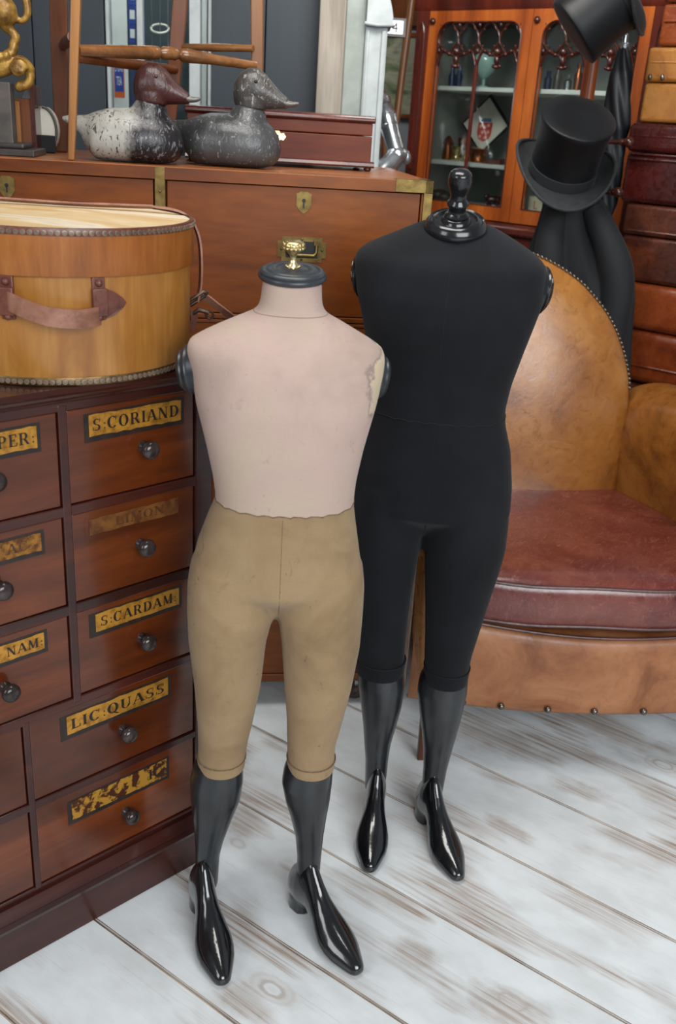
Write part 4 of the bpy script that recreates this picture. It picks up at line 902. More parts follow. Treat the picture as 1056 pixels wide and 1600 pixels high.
# ------------------------------------------------------------------ leather armchair
FA = Frame((.232, 1.875, 0), A_AC)               # front left corner; o<0 goes towards its back
def armchair():
    root = empty('club_armchair', FA(.36, -.3, 0), 'worn tan leather club armchair with burgundy seat cushion and nailed round back', 'armchair')
    L0, L1 = -.045, .80; cs = (L0+L1)/2
    bow = lambda s: .032*(1-((s-cs)/(cs-L0))**2)
    # base: bowed front apron with scooped top, and body under the seat
    n = 24; R = []
    for (inset, fz0, fz1) in ((-.022, 0, 0), (0, .004, 0), (.004, .012, 0)):
        pass
    def apron_bottom(s): return .176-.012*(1-((s-cs)/(cs-L0))**2)+.012*((s-L0)/(L1-L0))*0
    def apron_top(s): return .391-.026*math.sin(PI*min(1, max(0, (s-.06)/.68)))
    rows = []
    for k, (zf, of) in enumerate(((0, -.030), (0, -.004), (.02, .004), (.25, .010), (.5, .013), (.75, .010), (.94, .004), (1.0, -.006), (1.0, -.05))):
        row = []
        for i in range(n+1):
            s = L0+(L1-L0)*i/n; z0, z1 = apron_bottom(s), apron_top(s); row.append(FA(s, bow(s)+of, z0+(z1-z0)*zf))
        rows.append(row)
    g = G().rings(rows, cap=False, closed=False); g.build('front_apron', 'skirt_leather', root, smooth=60, subsurf=1)
    g = G().tube([FA(L0+.05+(L1-L0-.1)*i/n, bow(L0+.05+(L1-L0-.1)*i/n)+.001, apron_top(L0+.05+(L1-L0-.1)*i/n)+.003) for i in range(n+1)], .0035, 8); g.build('apron_piping', 'piping', root)
    g = G().box(FA, L0+.03, L1-.03, -.66, -.012, .19, .345); g.build('seat_base', 'piping', root, smooth=0)
    # arms: swept lofts with rounded tops, inner faces spreading towards the front
    def arm(name, tab, outer, flip, zt):
        R = []
        for o in [-.70+.70*i/22 for i in range(23)]:
            (si,) = lerp(tab, o); top = zt-(.03 if o > -.06 else 0)*((o+.06)/.06)-.02*(max(0, -.45-o)/.25)
            lo = apron_bottom(L0)+.002; ring = []
            w = abs(outer-si); sg = 1 if outer > si else -1; r = w*.5
            bulge = .022*math.sin(PI*min(1, (o+.70)/.70))
            ring += [(si, lo), (si, .42), (si-sg*bulge*.4, .52), (si-sg*bulge, .62), (si-sg*bulge*.6, top-r*1.0)]
            for k in range(1, 10): A = PI-PI*k/10; ring.append((si+sg*(r+r*math.cos(A)), top-r*.75+r*.75*math.sin(A)))
            ring += [(outer, top-r*1.0), (outer+sg*.004, .5), (outer, lo)]
            R.append([FA(s, o, z) for s, z in ring])
        # rounded front: repeat the front ring drawn in
        F = R[-1]; ctr = sum(F, V())/len(F)
        R.append([ctr+(p-ctr)*.96+FA.n*.016 for p in F]); R.append([ctr+(p-ctr)*.85+FA.n*.022 for p in F])
        return G().rings(R).build(name, 'back_leather', root, smooth=60, subsurf=1)
    arm('arm', [(-.70, .545), (-.62, .560), (-.48, .625), (-.37, .668), (-.2, .69), (0, .70)], .825, 0, .805)
    la = arm('arm', [(-.70, .170), (-.62, .155), (-.48, .115), (-.37, .088), (-.2, .07), (0, .06)], L0-.002, 0, .74)
    # outside panel of the left arm, glare painted in pale, with its nail row
    G().box(FA, L0-.0085, L0-.004, -.62, -.012, .20, .70).build('outside_panel', 'glare_leather', la, smooth=0, bevel=.002)
    # back: arched shell leaning backwards, padded front
    A_out = [(.575, .30), (.580, .55), (.586, .70), (.578, .79), (.567, .835), (.548, .885), (.522, .935), (.492, .977), (.458, 1.013), (.42, 1.047), (.38, 1.073), (.33, 1.098), (.28, 1.116), (.23, 1.126), (.18, 1.128), (.12, 1.118), (.06, 1.092), (.01, 1.05), (-.03, .99), (-.05, .92), (-.055, .84), (-.055, .70), (-.05, .55), (-.045, .30)]
    P = spline([V((s, 0, z)) for s, z in A_out], 3); cx = V((.262, 0, .62))
    lean = lambda z: -.565-.13*(z-.5)
    def lay(k, off): return [FA(cx.x+(p.x-cx.x)*k, lean(cx.z+(p.z-cx.z)*k)+off, cx.z+(p.z-cx.z)*k) for p in P]
    g = G().rings([lay(.05, .060), lay(.35, .056), lay(.65, .043), lay(.85, .026), lay(.94, .013), lay(.985, .0), lay(1.0, -.016), lay(.998, -.06), lay(.97, -.10), lay(.9, -.115)])
    back = g.build('back', 'back_leather', root, smooth=60)
    bx = lay(.998, -.004)
    nm = None; cum = 0; last = bx[6]; ring = [p for p in bx]
    cnt = 0
    for i in range(1, len(ring)):
        a, b = ring[i-1], ring[i]; seg = (b-a).length; 
        while cum+seg >= .0125:
            t = (.0125-cum)/seg; a = a.lerp(b, t); seg = (b-a).length; cum = 0
            if a.z < .78 or a.x < FA(.12, 0, 0).x or cnt >= 95: continue
            cnt += 1
            if nm is None:
                nm = G().ball(a, .0052, 10, 6).build('nail_head', 'nailhead', back); nb = nm.location.copy(); a0 = a.copy()
            else: dup(nm, nb+(a-a0))
        cum += seg
    # seat cushion
    def outline(k, grow):
        c = V((.382, -.30, 0)); out = []
        base = [(.065, .005), (.20, .028), (.38, .034), (.56, .028), (.70, .005), (.705, -.02), (.695, -.20), (.665, -.38), (.615, -.50), (.555, -.60), (.40, -.615), (.25, -.615), (.16, -.60), (.11, -.48), (.085, -.38), (.07, -.2), (.06, -.02)]
        B = spline([V((x, y, 0)) for x, y in base+[base[0]]], 4)[:-1]
        for p in B:
            q = c+(p-c)*k; d = (p-c).normalized(); out.append(q+d*grow)
        return out
    R = []
    for z, k, gr in ((.405, .5, 0), (.398, .9, 0), (.396, .985, 0), (.397, 1.0, 0), (.402, 1.0, .003), (.425, 1.0, .008), (.450, 1.0, .009), (.475, 1.0, .006), (.490, 1.0, .001), (.497, .985, 0), (.505, .95, 0), (.511, .85, 0), (.514, .6, 0), (.515, .3, 0), (.515, .05, 0)):
        R.append([FA(p.x, p.y, z+(.0015*math.sin(p.x*23) if .39 < z < .5 else 0)) for p in outline(k, gr)])
    cu = G().rings(R).build('seat_cushion', 'cushion', root, smooth=70)
    for z in (.3975, .4925): G().tube([FA(p.x, p.y, z+.0015*math.sin(p.x*23)) for p in outline(1.0, .003)], .0042, 8, closed=True).build('piping', 'piping', cu)
    # large nails along the apron and legs
    m0 = None
    for s in (-.005, .08, .168, .276, .385, .502, .60, .70):
        p = FA(s, bow(s)+.010, apron_bottom(s)+.017)
        if m0 is None: m0 = G().ball(p, .0085, 14, 8).build('nail_head', 'nailhead', root); l0 = m0.location.copy(); p0 = p.copy()
        else: dup(m0, l0+(p-p0))
    for k in range(14): dup(m0, l0+(FA(L0+.014, -.001, .20+k*.036)-p0)).scale = (.45, .45, .45)
    for s, o in ((0.004, -.012), (.75, -.012), (.03, -.60), (.70, -.60)):
        g = G(); R = []
        for z, k in ((0, .7), (.10, .85), (.20, 1.0)): R.append([FA(s+x*.024*k, o+y*.024*k, z) for x, y in ((-.5, -.5), (.5, -.5), (.5, .5), (-.5, .5))])
        g.rings(R).build('leg', 'stool_dark', root, smooth=0, bevel=.002)
armchair()

# ------------------------------------------------------------------ gothic glazed bookcase and what stands in it
def bookcase():
    S0, S1, D = -.487, .434, -.34; zc, ZB = 1.772, 1.112
    root = empty('glazed_bookcase', FB(0, D/2, 0), 'mahogany bookcase with two glazed doors under carved gothic tracery', 'bookcase')
    g = G()
    g.box(FB, S0, S0+.03, D, -.022, ZB, zc); g.box(FB, S1-.03, S1, D, -.022, ZB, zc); g.box(FB, S0, S1, D, -.022, zc-.02, zc); g.box(FB, S0, S1, D, -.022, ZB, ZB+.03)
    g.build('carcass', 'book_dark', root, smooth=0)
    G().box(FB, S0, S1, D-.012, D, ZB, zc).box(FB, S0+.03, S0+.034, D, -.03, ZB+.03, zc-.02).box(FB, S1-.034, S1-.03, D, -.03, ZB+.03, zc-.02).build('lining', 'inner', root, smooth=0)
    for z in (1.541, 1.297, 1.150):
        G().box(FB, S0+.03, S1-.03, D, -.035, z-.014, z).build('shelf', 'shelf', root, smooth=0, bevel=.002)
    # cornice and waist mouldings, base cupboard
    pr = [(D, zc), (.005, zc), (.010, zc+.012), (.010, zc+.05), (.022, zc+.058), (.040, zc+.085), (.055, zc+.10), (.055, zc+.125), (D, zc+.125)]
    G().prism([FB(S0-.02, o, z) for o, z in pr], FB.d*(S1-S0+.04)).build('cornice', 'book_dark', root, smooth=30)
    pr = [(D, 1.075), (.030, 1.075), (.038, 1.083), (.036, 1.098), (.020, 1.104), (.012, 1.112), (D, 1.112)]
    G().prism([FB(S0-.02, o, z) for o, z in pr], FB.d*(S1-S0+.04)).build('waist_moulding', 'book_dark', root, smooth=30)
    G().box(FB, S0-.012, S1+.012, D, .018, 0, 1.074).build('base_cupboard', 'book_dark', root, smooth=0, bevel=.003)
    for a, b in ((S0+.03, -.04), (-.02, S1-.03)): G().box(FB, a, b, .018, .026, .12, 1.03).build('cupboard_door', 'book', root, smooth=0, bevel=.004)
    # pilasters with a sunk lancet
    for a, b in ((S0, -.436), (.369, S1)):
        p = G().box(FB, a, b, -.022, .006, ZB, zc).build('pilaster', 'book_dark', root, smooth=0, bevel=.002)
        m = (a+b)/2; w = .011
        pts = [FB(m-w, .007, 1.16)]+[FB(m-w, .007, 1.70), FB(m-w*.6, .007, 1.722), FB(m, .007, 1.737), FB(m+w*.6, .007, 1.722), FB(m+w, .007, 1.70), FB(m+w, .007, 1.16)]
        G().tube(pts, .0028, 6).build('lancet_moulding', 'carved', p)
        G().box(FB, a+.004, b-.004, .006, .010, 1.245, 1.262).build('collar', 'carved', p, smooth=0)
    def door(a, b):
        ga, gb, gz0, gz1, r = a+.041, b-.037, 1.163, 1.737, .045
        d = None; g = G()
        g.box(FB, a, ga, -.020, .004, ZB+.004, zc); g.box(FB, gb, b, -.020, .004, ZB+.004, zc); g.box(FB, ga, gb, -.020, .004, gz1, zc); g.box(FB, ga, gb, -.020, .004, ZB+.004, gz0)
        for s, e in ((ga, 1), (gb, -1)):      # rounded upper corners
            arc = [(s+e*(r-r*math.cos(t)), gz1-r+r*math.sin(t)) for t in [PI/2*k/8 for k in range(9)]]
            g.prism([FB(x, -.020, z) for x, z in arc+[(s, gz1)]], FB.n*.024)
        d = g.build('door', 'book', root, smooth=0)
        G().box(FB, ga-.004, gb+.004, -.013, -.010, gz0-.004, gz1+.002).build('pane', 'glass', d, smooth=0)
        m = (ga+gb)/2
        G().box(FB, m-.0055, m+.0055, -.009, .003, gz0, 1.625).build('glazing_bar', 'book_dark', d, smooth=0, bevel=.002)
        # edge bead round the opening
        bead = [(ga, gz0), (ga, gz1-r)]+[(ga+(r-r*math.cos(t)), gz1-r+r*math.sin(t)) for t in [PI/2*k/8 for k in range(9)]]+[(gb-(r-r*math.cos(t)), gz1-r+r*math.sin(t)) for t in [PI/2*k/8 for k in range(8, -1, -1)]]+[(gb, gz0)]
        G().tube([FB(x, .004, z) for x, z in bead], .0028, 6, closed=True).build('bead', 'carved', d)
        # tracery: four quatrefoils, ogee arches with carved pendants
        w = (gb-ga)/4; t = G()
        for i in range(4):
            cx, cz = ga+w*(i+.5), 1.690
            loop = []
            for k in range(48):
                A = 2*PI*k/48; rr = .0365*(1-.22*abs(math.cos(2*A))**4*1.0); rr = .0335+.0055*abs(math.sin(2*A+PI/2))
                loop.append(FB(cx+rr*1.02*math.cos(A), -.001, cz-.002+rr*1.18*math.sin(A)))
            t.tube(loop, .0038, 6, closed=True)
            for A in (PI/4, 3*PI/4, 5*PI/4, 7*PI/4): t.ball(FB(cx+.031*math.cos(A), -.001, cz+.035*math.sin(A)), .0036, 8, 6)
        for i in range(5):
            cx = ga+w*i
            for z, rr in ((1.728, .006), (1.650, .008)):
                if ga < cx < gb or True: t.ball(FB(min(max(cx, ga+.006), gb-.006), -.001, z), (rr, rr, rr*1.3), 8, 6)
        for c in (ga+w, gb-w):                 # an arch over each half of each light, with pendant
            for sgn in (-1, 1):
                pts = spline([FB(c, 0, 1.612), FB(c+sgn*.010, 0, 1.634), FB(c+sgn*.030, 0, 1.640), FB(c+sgn*.052, 0, 1.650), FB(c+sgn*w*.82, 0, 1.640), FB(c+sgn*w*.98, 0, 1.606)], 5)
                t.tube(pts, .0050, 6)
                t.ball(FB(c+sgn*.030, .001, 1.640), .0075, 8, 6); t.ball(FB(c+sgn*.050, .001, 1.650), .006, 8, 6)
            t.ball(FB(c, .002, 1.622), (.010, .009, .016), 10, 8); t.ball(FB(c, .002, 1.602), (.013, .008, .007), 10, 8); t.ball(FB(c-.012, .002, 1.604), .006, 8, 6); t.ball(FB(c+.012, .002, 1.604), .006, 8, 6); t.ball(FB(c, .002, 1.648), (.013, .008, .012), 10, 8)
        t.build('tracery', 'carved', d, smooth=60)
        G().ball(FB(a+.016, .008, zc-.032), (.011, .011, .011), 12, 8).build('boss', 'carved', d)
        return d
    door(-.4345, -.035); door(-.033, .3675)
bookcase()
def crest():
    root = empty('painted_panel', FB(-.185, -.17, 1.297), 'white lozenge panel painted with a red crowned shield inside the left bookcase door', 'panel')
    cz, h = 1.424, .102; c = -.292
    R = Frame(FB(c, -.20, 0), A_BK)
    tilt = lambda s, o, z: R(s, o-(z-cz)*.12, z)
    g = G(); g.prism([tilt(-h, 0, cz), tilt(0, 0, cz-h), tilt(h, 0, cz), tilt(0, 0, cz+h)], R.n*-.012); g.build('frame', 'black_hole', root, smooth=0)
    k = h-.010; g = G(); g.prism([tilt(-k, .001, cz), tilt(0, .001, cz-k), tilt(k, .001, cz), tilt(0, .001, cz+k)], R.n*.001); g.build('board', 'offwhite', root, smooth=0)
    g = G(); o = .0026
    sh = [(-.030, .020), (.030, .020), (.030, -.018), (.022, -.036), (.008, -.043), (0, -.046), (-.008, -.043), (-.022, -.036), (-.030, -.018)]
    T = lambda x, z, q=o: tilt(x+.002, q, cz-.012+z)
    g.add([T(x, z) for x, z in sh], [tuple(range(9))], 0)
    g.add([T(x, z, .0030) for x, z in ((-.024, .022), (.024, .022), (.022, .034), (-.022, .034))], [(0, 1, 2, 3)], 1)
    for i in range(5):
        x = -.022+.011*i; g.add([T(x-.004, .035, .003), T(x+.004, .035, .003), T(x+.006*(i-2)*.25+.003, .056, .003), T(x+.006*(i-2)*.25-.003, .056, .003)], [(0, 1, 2, 3)], 2)
    for x, z in ((-.018, .006), (.014, .010), (-.008, -.014), (.016, -.012), (-.016, -.028), (.006, -.032), (0, .004)):
        g.add([T(x+.006*math.cos(2*PI*k/7), z+.006*math.sin(2*PI*k/7), .0031) for k in range(7)], [tuple(range(7))], 3)
    g.build('painted_arms', ['red', 'crestblue', 'crown', 'pink'], root, smooth=0, fix=False)
crest()
def vessel(s, o, z, prof, mat, label, name, cat, group=None, lid=None):
    g = G().lathe(FB(s, o, z), (0, 0, 1), prof, 28); ob = g.build(name, mat, smooth=40); return tag(ob, label, cat, group)
Z = 1.2975
cup = [(.001, 0), (.018, 0), (.020, .004), (.014, .010), (.013, .020), (.019, .034), (.021, .046), (.019, .048), (.001, .046)]
vessel(-.352, -.12, Z, cup, 'brass_bright', 'first polished brass pot from the left on the middle bookcase shelf', 'brass_pot', 'pot')
vessel(-.312, -.12, Z, cup, 'brass_bright', 'second polished brass pot, right beside the first one on the shelf', 'brass_pot', 'pot')
vessel(-.398, -.13, Z, [(.001, 0), (.020, 0), (.021, .030), (.018, .050), (.022, .056), (.015, .070), (.005, .082), (.001, .084)], 'copper', 'tall lidded copper canister at the left end of the middle bookcase shelf', 'copper_canister', 'canister')
vessel(-.372, -.20, Z, [(.001, 0), (.024, 0), (.024, .060), (.026, .062), (.026, .078), (.001, .080)], 'copper', 'copper jar behind the two polished brass pots', 'copper_jar', 'jar')
vessel(-.282, -.13, Z, [(.001, 0), (.016, 0), (.016, .020), (.018, .022), (.018, .048), (.001, .050)], 'copper', 'narrow copper jar left of the glazing bar in the bookcase', 'copper_jar', 'jar')
vessel(-.245, -.10, Z, [(.001, 0), (.030, 0), (.031, .008), (.029, .012), (.029, .036), (.031, .040), (.031, .046), (.001, .048)], 'copper', 'wide squat copper jar in front of the painted lozenge', 'copper_jar', 'jar')
o = G().prism([FB(-.205, -.09, Z), FB(-.128, -.09, Z), FB(-.130, -.09, Z+.02), (FB(-.165, -.09, Z+.012)), FB(-.205, -.09, Z+.004)], FB.n*.04).build('brown_book', 'strap_dark', smooth=0, bevel=.002); tag(o, 'brown leather book lying at the right end of the middle shelf', 'book')
g = G().lathe(FB(-.288, -.15, 1.5415), (0, 0, 1), [(.001, 0), (.022, 0), (.020, .006), (.006, .012), (.006, .030), (.016, .038), (.033, .056), (.042, .080), (.039, .104), (.024, .122), (.001, .128)], 28)
tag(g.build('opaline_vase', 'opal', smooth=50), 'pale green round glass globe on the top bookcase shelf', 'vase')
for s, lab in ((-.422, 'left'), (-.392, 'right')):
    g = G().lathe(FB(s, -.15, 1.5415), (0, 0, 1), [(.001, 0), (.012, 0), (.013, .040), (.008, .048), (.006, .075), (.001, .076)], 16); tag(g.build('dark_bottle', 'navy', smooth=40), '%s one of two small dark bottles on the top bookcase shelf' % lab, 'bottle')
# carved animal and dark lump on the bottom shelf, card with a letter behind the second door
g = G(); b = FB(-.16, -.10, 1.1505)
g.ball(b+V((0, 0, .026)), (.034, .018, .016), 14, 10); g.ball(b+FB.d*.034+V((0, 0, .033)), (.015, .012, .013), 10, 8); g.ball(b-FB.d*.034+V((0, 0, .036)), (.012, .008, .010), 10, 8)
for s in (-.024, -.012, .016, .026): g.tube([b+FB.d*s+V((0, 0, .024)), b+FB.d*s], [.008, .006], 8)
tag(remeshed(g, .003, 2).build('carved_animal', 'carved'), 'small dark carved animal on the bottom shelf of the left bookcase door', 'ornament')
g = G(); g.ball(FB(-.410, -.12, 1.172), (.040, .03, .0215), 16, 10); g.ball(FB(-.385, -.12, 1.168), (.030, .025, .017), 14, 8)
tag(remeshed(g, .003, 2).build('stone_ornament', 'stone'), 'dark rounded lump on the bottom shelf behind the brass chest corner', 'ornament')
g = G(); g.box(FB, -.008, .045, -.075, -.072, 1.151, 1.205); g.flat(FB, -.0717, sans('L', .014, .028, 1.164, .026), 1)
tag(g.build('lettered_card', ['card', 'red'], smooth=0, fix=False), 'cream card with a red letter behind the right bookcase door', 'card')
for i, (s, h, m, lab) in enumerate(((-.03, .06, 'navy', 'dark blue'), (.005, .075, 'stone', 'dark grey'), (.045, .05, 'silver', 'silver'), (.08, .085, 'copper', 'copper'))):
    g = G().lathe(FB(s, -.14, 1.5415), (0, 0, 1), [(.001, 0), (.013, 0), (.014, h*.6), (.007, h*.75), (.009, h), (.001, h)], 16)
    tag(g.build('flask', m, smooth=40), '%s flask on the top shelf behind the right bookcase door' % lab, 'flask')

# ------------------------------------------------------------------ coat stand, hats, coat, umbrella
def coat_stand():
    px, py = .628, 2.93
    root = empty('coat_stand', (px, py, 0), 'wooden coat stand post holding the two black top hats', 'coat stand')
    c = V((px, py, 0))
    G().lathe(c, (0, 0, 1), [(.001, 0), (.115, 0), (.115, .02), (.06, .035), (.022, .06), (.019, .5), (.021, .9), (.018, 1.35), (.0175, 1.72), (.024, 1.75), (.024, 1.77), (.012, 1.78), (.012, 1.80), (.02, 1.82), (.012, 1.845), (.001, 1.85)], 24).build('post', 'stand', root, smooth=40)
    for p, q in (((px, py, 1.255), (.715, 2.77, 1.268)), ((px, py, 1.39), (.73, 2.80, 1.397)), ((px, py, 1.34), (.585, 2.765, 1.30)), ((px, py, 1.70), (.655, 2.775, 1.715))):
        a, b = V(p), V(q); L = (b-a).length
        G().lathe(a, b-a, [(.001, 0), (.007, 0), (.0055, L*.6), (.0065, L-.03), (.010, L-.022), (.007, L-.016), (.0135, L-.004), (.0135, L+.005), (.008, L+.012), (.001, L+.013)], 16).build('peg', 'carved', root, smooth=50)
coat_stand()
def top_hat(cen, axis, lat, rc, hc, flare, brim_r, curl, label):
    ax = V(axis).normalized(); u = (V(lat)-ax*V(lat).dot(ax)).normalized(); w = ax.cross(u); c = V(cen)
    root = empty('top_hat', c, label, 'hat', 'black top hats on the coat stand')
    def ring(h, r, e=1.10): return [c+ax*h+u*(r*math.cos(2*PI*j/48))+w*(r*e*math.sin(2*PI*j/48)) for j in range(48)]
    R = [ring(-.002, rc*.97)]
    for k in range(13):
        t = k/12; R.append(ring(hc*t, rc*(1-.055*math.sin(PI*t*.9)+flare*t*t)))
    rt = rc*(1-.055*math.sin(PI*.9)+flare)
    R += [ring(hc+.003, rt*.985), ring(hc+.0045, rt*.95), ring(hc+.005, rt*.6), ring(hc+.005, rt*.05)]
    G().rings(R).build('crown', 'hat', root, smooth=50)
    Rb = []
    for i in range(26):
        q = i/25; row = []
        for j in range(64):
            a = 2*PI*j/64; cu, su = math.cos(a), math.sin(a)
            r = rc*.97+(brim_r-rc)*q
            z = curl*(cu*cu)*q**2-.25*curl*(su*su)*q**2
            rr = r-(.010*cu*cu*q**3)
            row.append((rr*cu, rr*su*1.10, z))
        Rb.append(row)
    top = [[c+u*x+w*y+ax*(z+.0022) for x, y, z in row] for row in Rb]; bot = [[c+u*x+w*y+ax*(z-.0015) for x, y, z in row] for row in Rb]
    b = G().rings(top+bot[::-1], cap=False).build('brim', 'hat_brim', root, smooth=60)
    G().tube(top[-1], .0042, 8, closed=True).build('brim_binding', 'hat_brim', b)
    band = [[p for p in ring(h, rc*k)] for h, k in ((.001, 1.0), (.002, 1.012), (.016, 1.008), (.030, .996), (.031, .975))]
    G().rings(band, cap=False).build('hat_band', 'coat', root, smooth=50)
    return root
top_hat((.547, 2.745, 1.310), (.055, -.50, .85), (1, .05, -.14), .092, .158, .085, .146, .045, 'black silk top hat with curled brim, crown upward, above the black coat')
top_hat((.640, 2.735, 1.752), (-.735, .06, -.67), (.55, -.62, -.55), .088, .150, .03, .120, .030, 'black top hat hanging with its crown tipped down, at top right')
def coat():
    n = 90; R = []
    tab = [(1.262, .06, .05, .002), (1.235, .085, .055, .005), (1.18, .105, .060, .012), (1.11, .132, .065, .016), (1.02, .148, .068, .020), (.93, .152, .070, .022), (.82, .155, .072, .024), (.66, .16, .075, .026), (.60, .16, .075, .026)]
    for k in range(40):
        z = .60+.662*k/39; hx, hy, fo = lerp([(a, b, c_, d) for a, b, c_, d in tab], z); ring = []
        for j in range(n):
            a = 2*PI*j/n; sw = .6*math.sin(z*9)
            f = fo*(math.sin(a*6+sw+1.0)+.55*math.sin(a*11+z*5)) + fo*.5*math.sin(a*3+z*12)
            cxx = .593+.068*(1.262-z)/.3 if z > .96 else .6615
            ring.append(V((cxx+(hx+f*.5)*math.cos(a), 2.765+(hy*.85+f)*math.sin(a)*(1 if math.sin(a) < 0 else .2), z)))
        R.append(ring)
    root = empty('hanging_coat', (.64, 2.775, .60), 'black wool coat hanging in folds from the stand below the top hat', 'coat')
    G().rings(R).build('body', 'coat', root, smooth=70)
    # sleeve in front with its cuff seam
    s = spline([V((.64, 2.735, 1.225)), V((.70, 2.712, 1.13)), V((.738, 2.705, 1.03)), V((.742, 2.71, .90)), V((.735, 2.71, .80))], 8)
    sl = G().tube(s, [.030+.016*min(1, i/12) for i in range(len(s))], 20).build('sleeve', 'coat', root, smooth=70)
    s = spline([V((.545, 2.735, 1.225)), V((.535, 2.705, 1.12)), V((.55, 2.70, 1.0)), V((.56, 2.70, .88))], 8)
    G().tube(s, [.030+.014*min(1, i/12) for i in range(len(s))], 20).build('sleeve', 'coat', root, smooth=70)
coat()
def umbrella():
    p, q = V((.700, 2.90, 1.640)), V((.735, 2.93, 1.18)); ax = (q-p).normalized(); u = V((1, 0, 0))-ax*ax.x; u.normalize(); w = ax.cross(u)
    root = empty('folded_umbrella', p.lerp(q, 1), 'rolled black umbrella with steel tip hanging behind the top hats', 'umbrella')
    R = []; L = (q-p).length
    for i in range(48):
        t = i/47; r0 = lerp([(0, .009), (.05, .015), (.15, .026), (.45, .033), (.52, .026), (.6, .030), (.9, .022), (1, .012)], t)[0]; ring = []
        for j in range(36):
            a = 2*PI*j/36; r = r0*(.92+.34*abs(math.sin(a*2.5+t*9))**1.5); ring.append(p+ax*L*t+u*r*math.cos(a)+w*r*math.sin(a))
        R.append(ring)
    G().rings(R).build('canopy', 'umb', root, smooth=70)
    G().lathe(p-ax*.03, ax, [(.001, 0), (.006, 0), (.010, .004), (.010, .022), (.014, .026), (.014, .034), (.009, .040)], 20).build('ferrule', 'silver', root, smooth=40)
    c = p+ax*L*.52; G().tube([c+u*.031*math.cos(2*PI*k/20)+w*.031*math.sin(2*PI*k/20) for k in range(20)], .004, 8, closed=True).build('tie_band', 'coat', root)
    G().tube([q, q+ax*.10, q+ax*.13+u*.02, q+ax*.12+u*.045, q+ax*.09+u*.05], .006, 8).build('handle', 'stand', root)
    G().tube([p-ax*.005, V((.636, 2.914, 1.695))], .0016, 6).build('loop', 'strap_dark', root)
umbrella()

# ------------------------------------------------------------------ stack of leather cases
FS = Frame((.835, 2.79, 0), A_BK)
def case(a0, a1, z0, z1, mat, label, lid=.4, deep=.30, rnd=.012, strapz=(), o1=0, clasp=None, corner=False):
    root = empty('leather_case', FS((a0+a1)/2, -deep/2, z0), label, 'case', 'stacked leather cases')
    zl = z1-(z1-z0)*lid
    G().box(FS, a0, a1, -deep, o1, z0+.001, zl-.0015).build('body', mat, root, smooth=40, bevel=rnd, seg=4)
    G().box(FS, a0-.003, a1+.003, -deep-.003, o1+.004, zl+.0005, z1-.001).build('lid', mat, root, smooth=40, bevel=rnd, seg=4)
    for z in strapz: G().tube([FS(a0+.01, o1+.002, z), FS(a1-.01, o1+.002, z)], .0035, 8).build('seam', mat, root)
    if clasp is not None:
        for s in clasp: G().ball(FS(s, o1+.005, zl+.012), (.006, .006, .008), 10, 6).build('stud', 'nailhead', root)
    return root
case(-.10, .42, .001, .735, 'case_dark', 'big dark brown trunk at the bottom of the case stack', .25, .32, .012, (), .01)
case(-.085, .46, .736, 1.024, 'case_brown', 'glossy chestnut case directly on the dark trunk, above the chair arm', .46, .30, .022, (.79,))
case(-.090, .44, 1.025, 1.238, 'case_dark', 'dark brown case with orange-tinged body in the middle of the stack', .40, .30, .012, (1.165,), -.004)
case(-.115, .43, 1.239, 1.449, 'case_red', 'oxblood red leather case with double seam under the tan one', .36, .30, .014, (1.355, 1.368, 1.415))
case(-.100, .40, 1.450, 1.638, 'case_tan', 'tan leather case with corner patches near the top of the stack', .46, .28, .010, (1.600,), -.008, clasp=(-.085, -.05))
case(-.085, .40, 1.639, 1.80, 'case_brown', 'reddish brown case on the very top of the stack', .35, .28, .010, (1.70,), -.015, clasp=(-.078,))

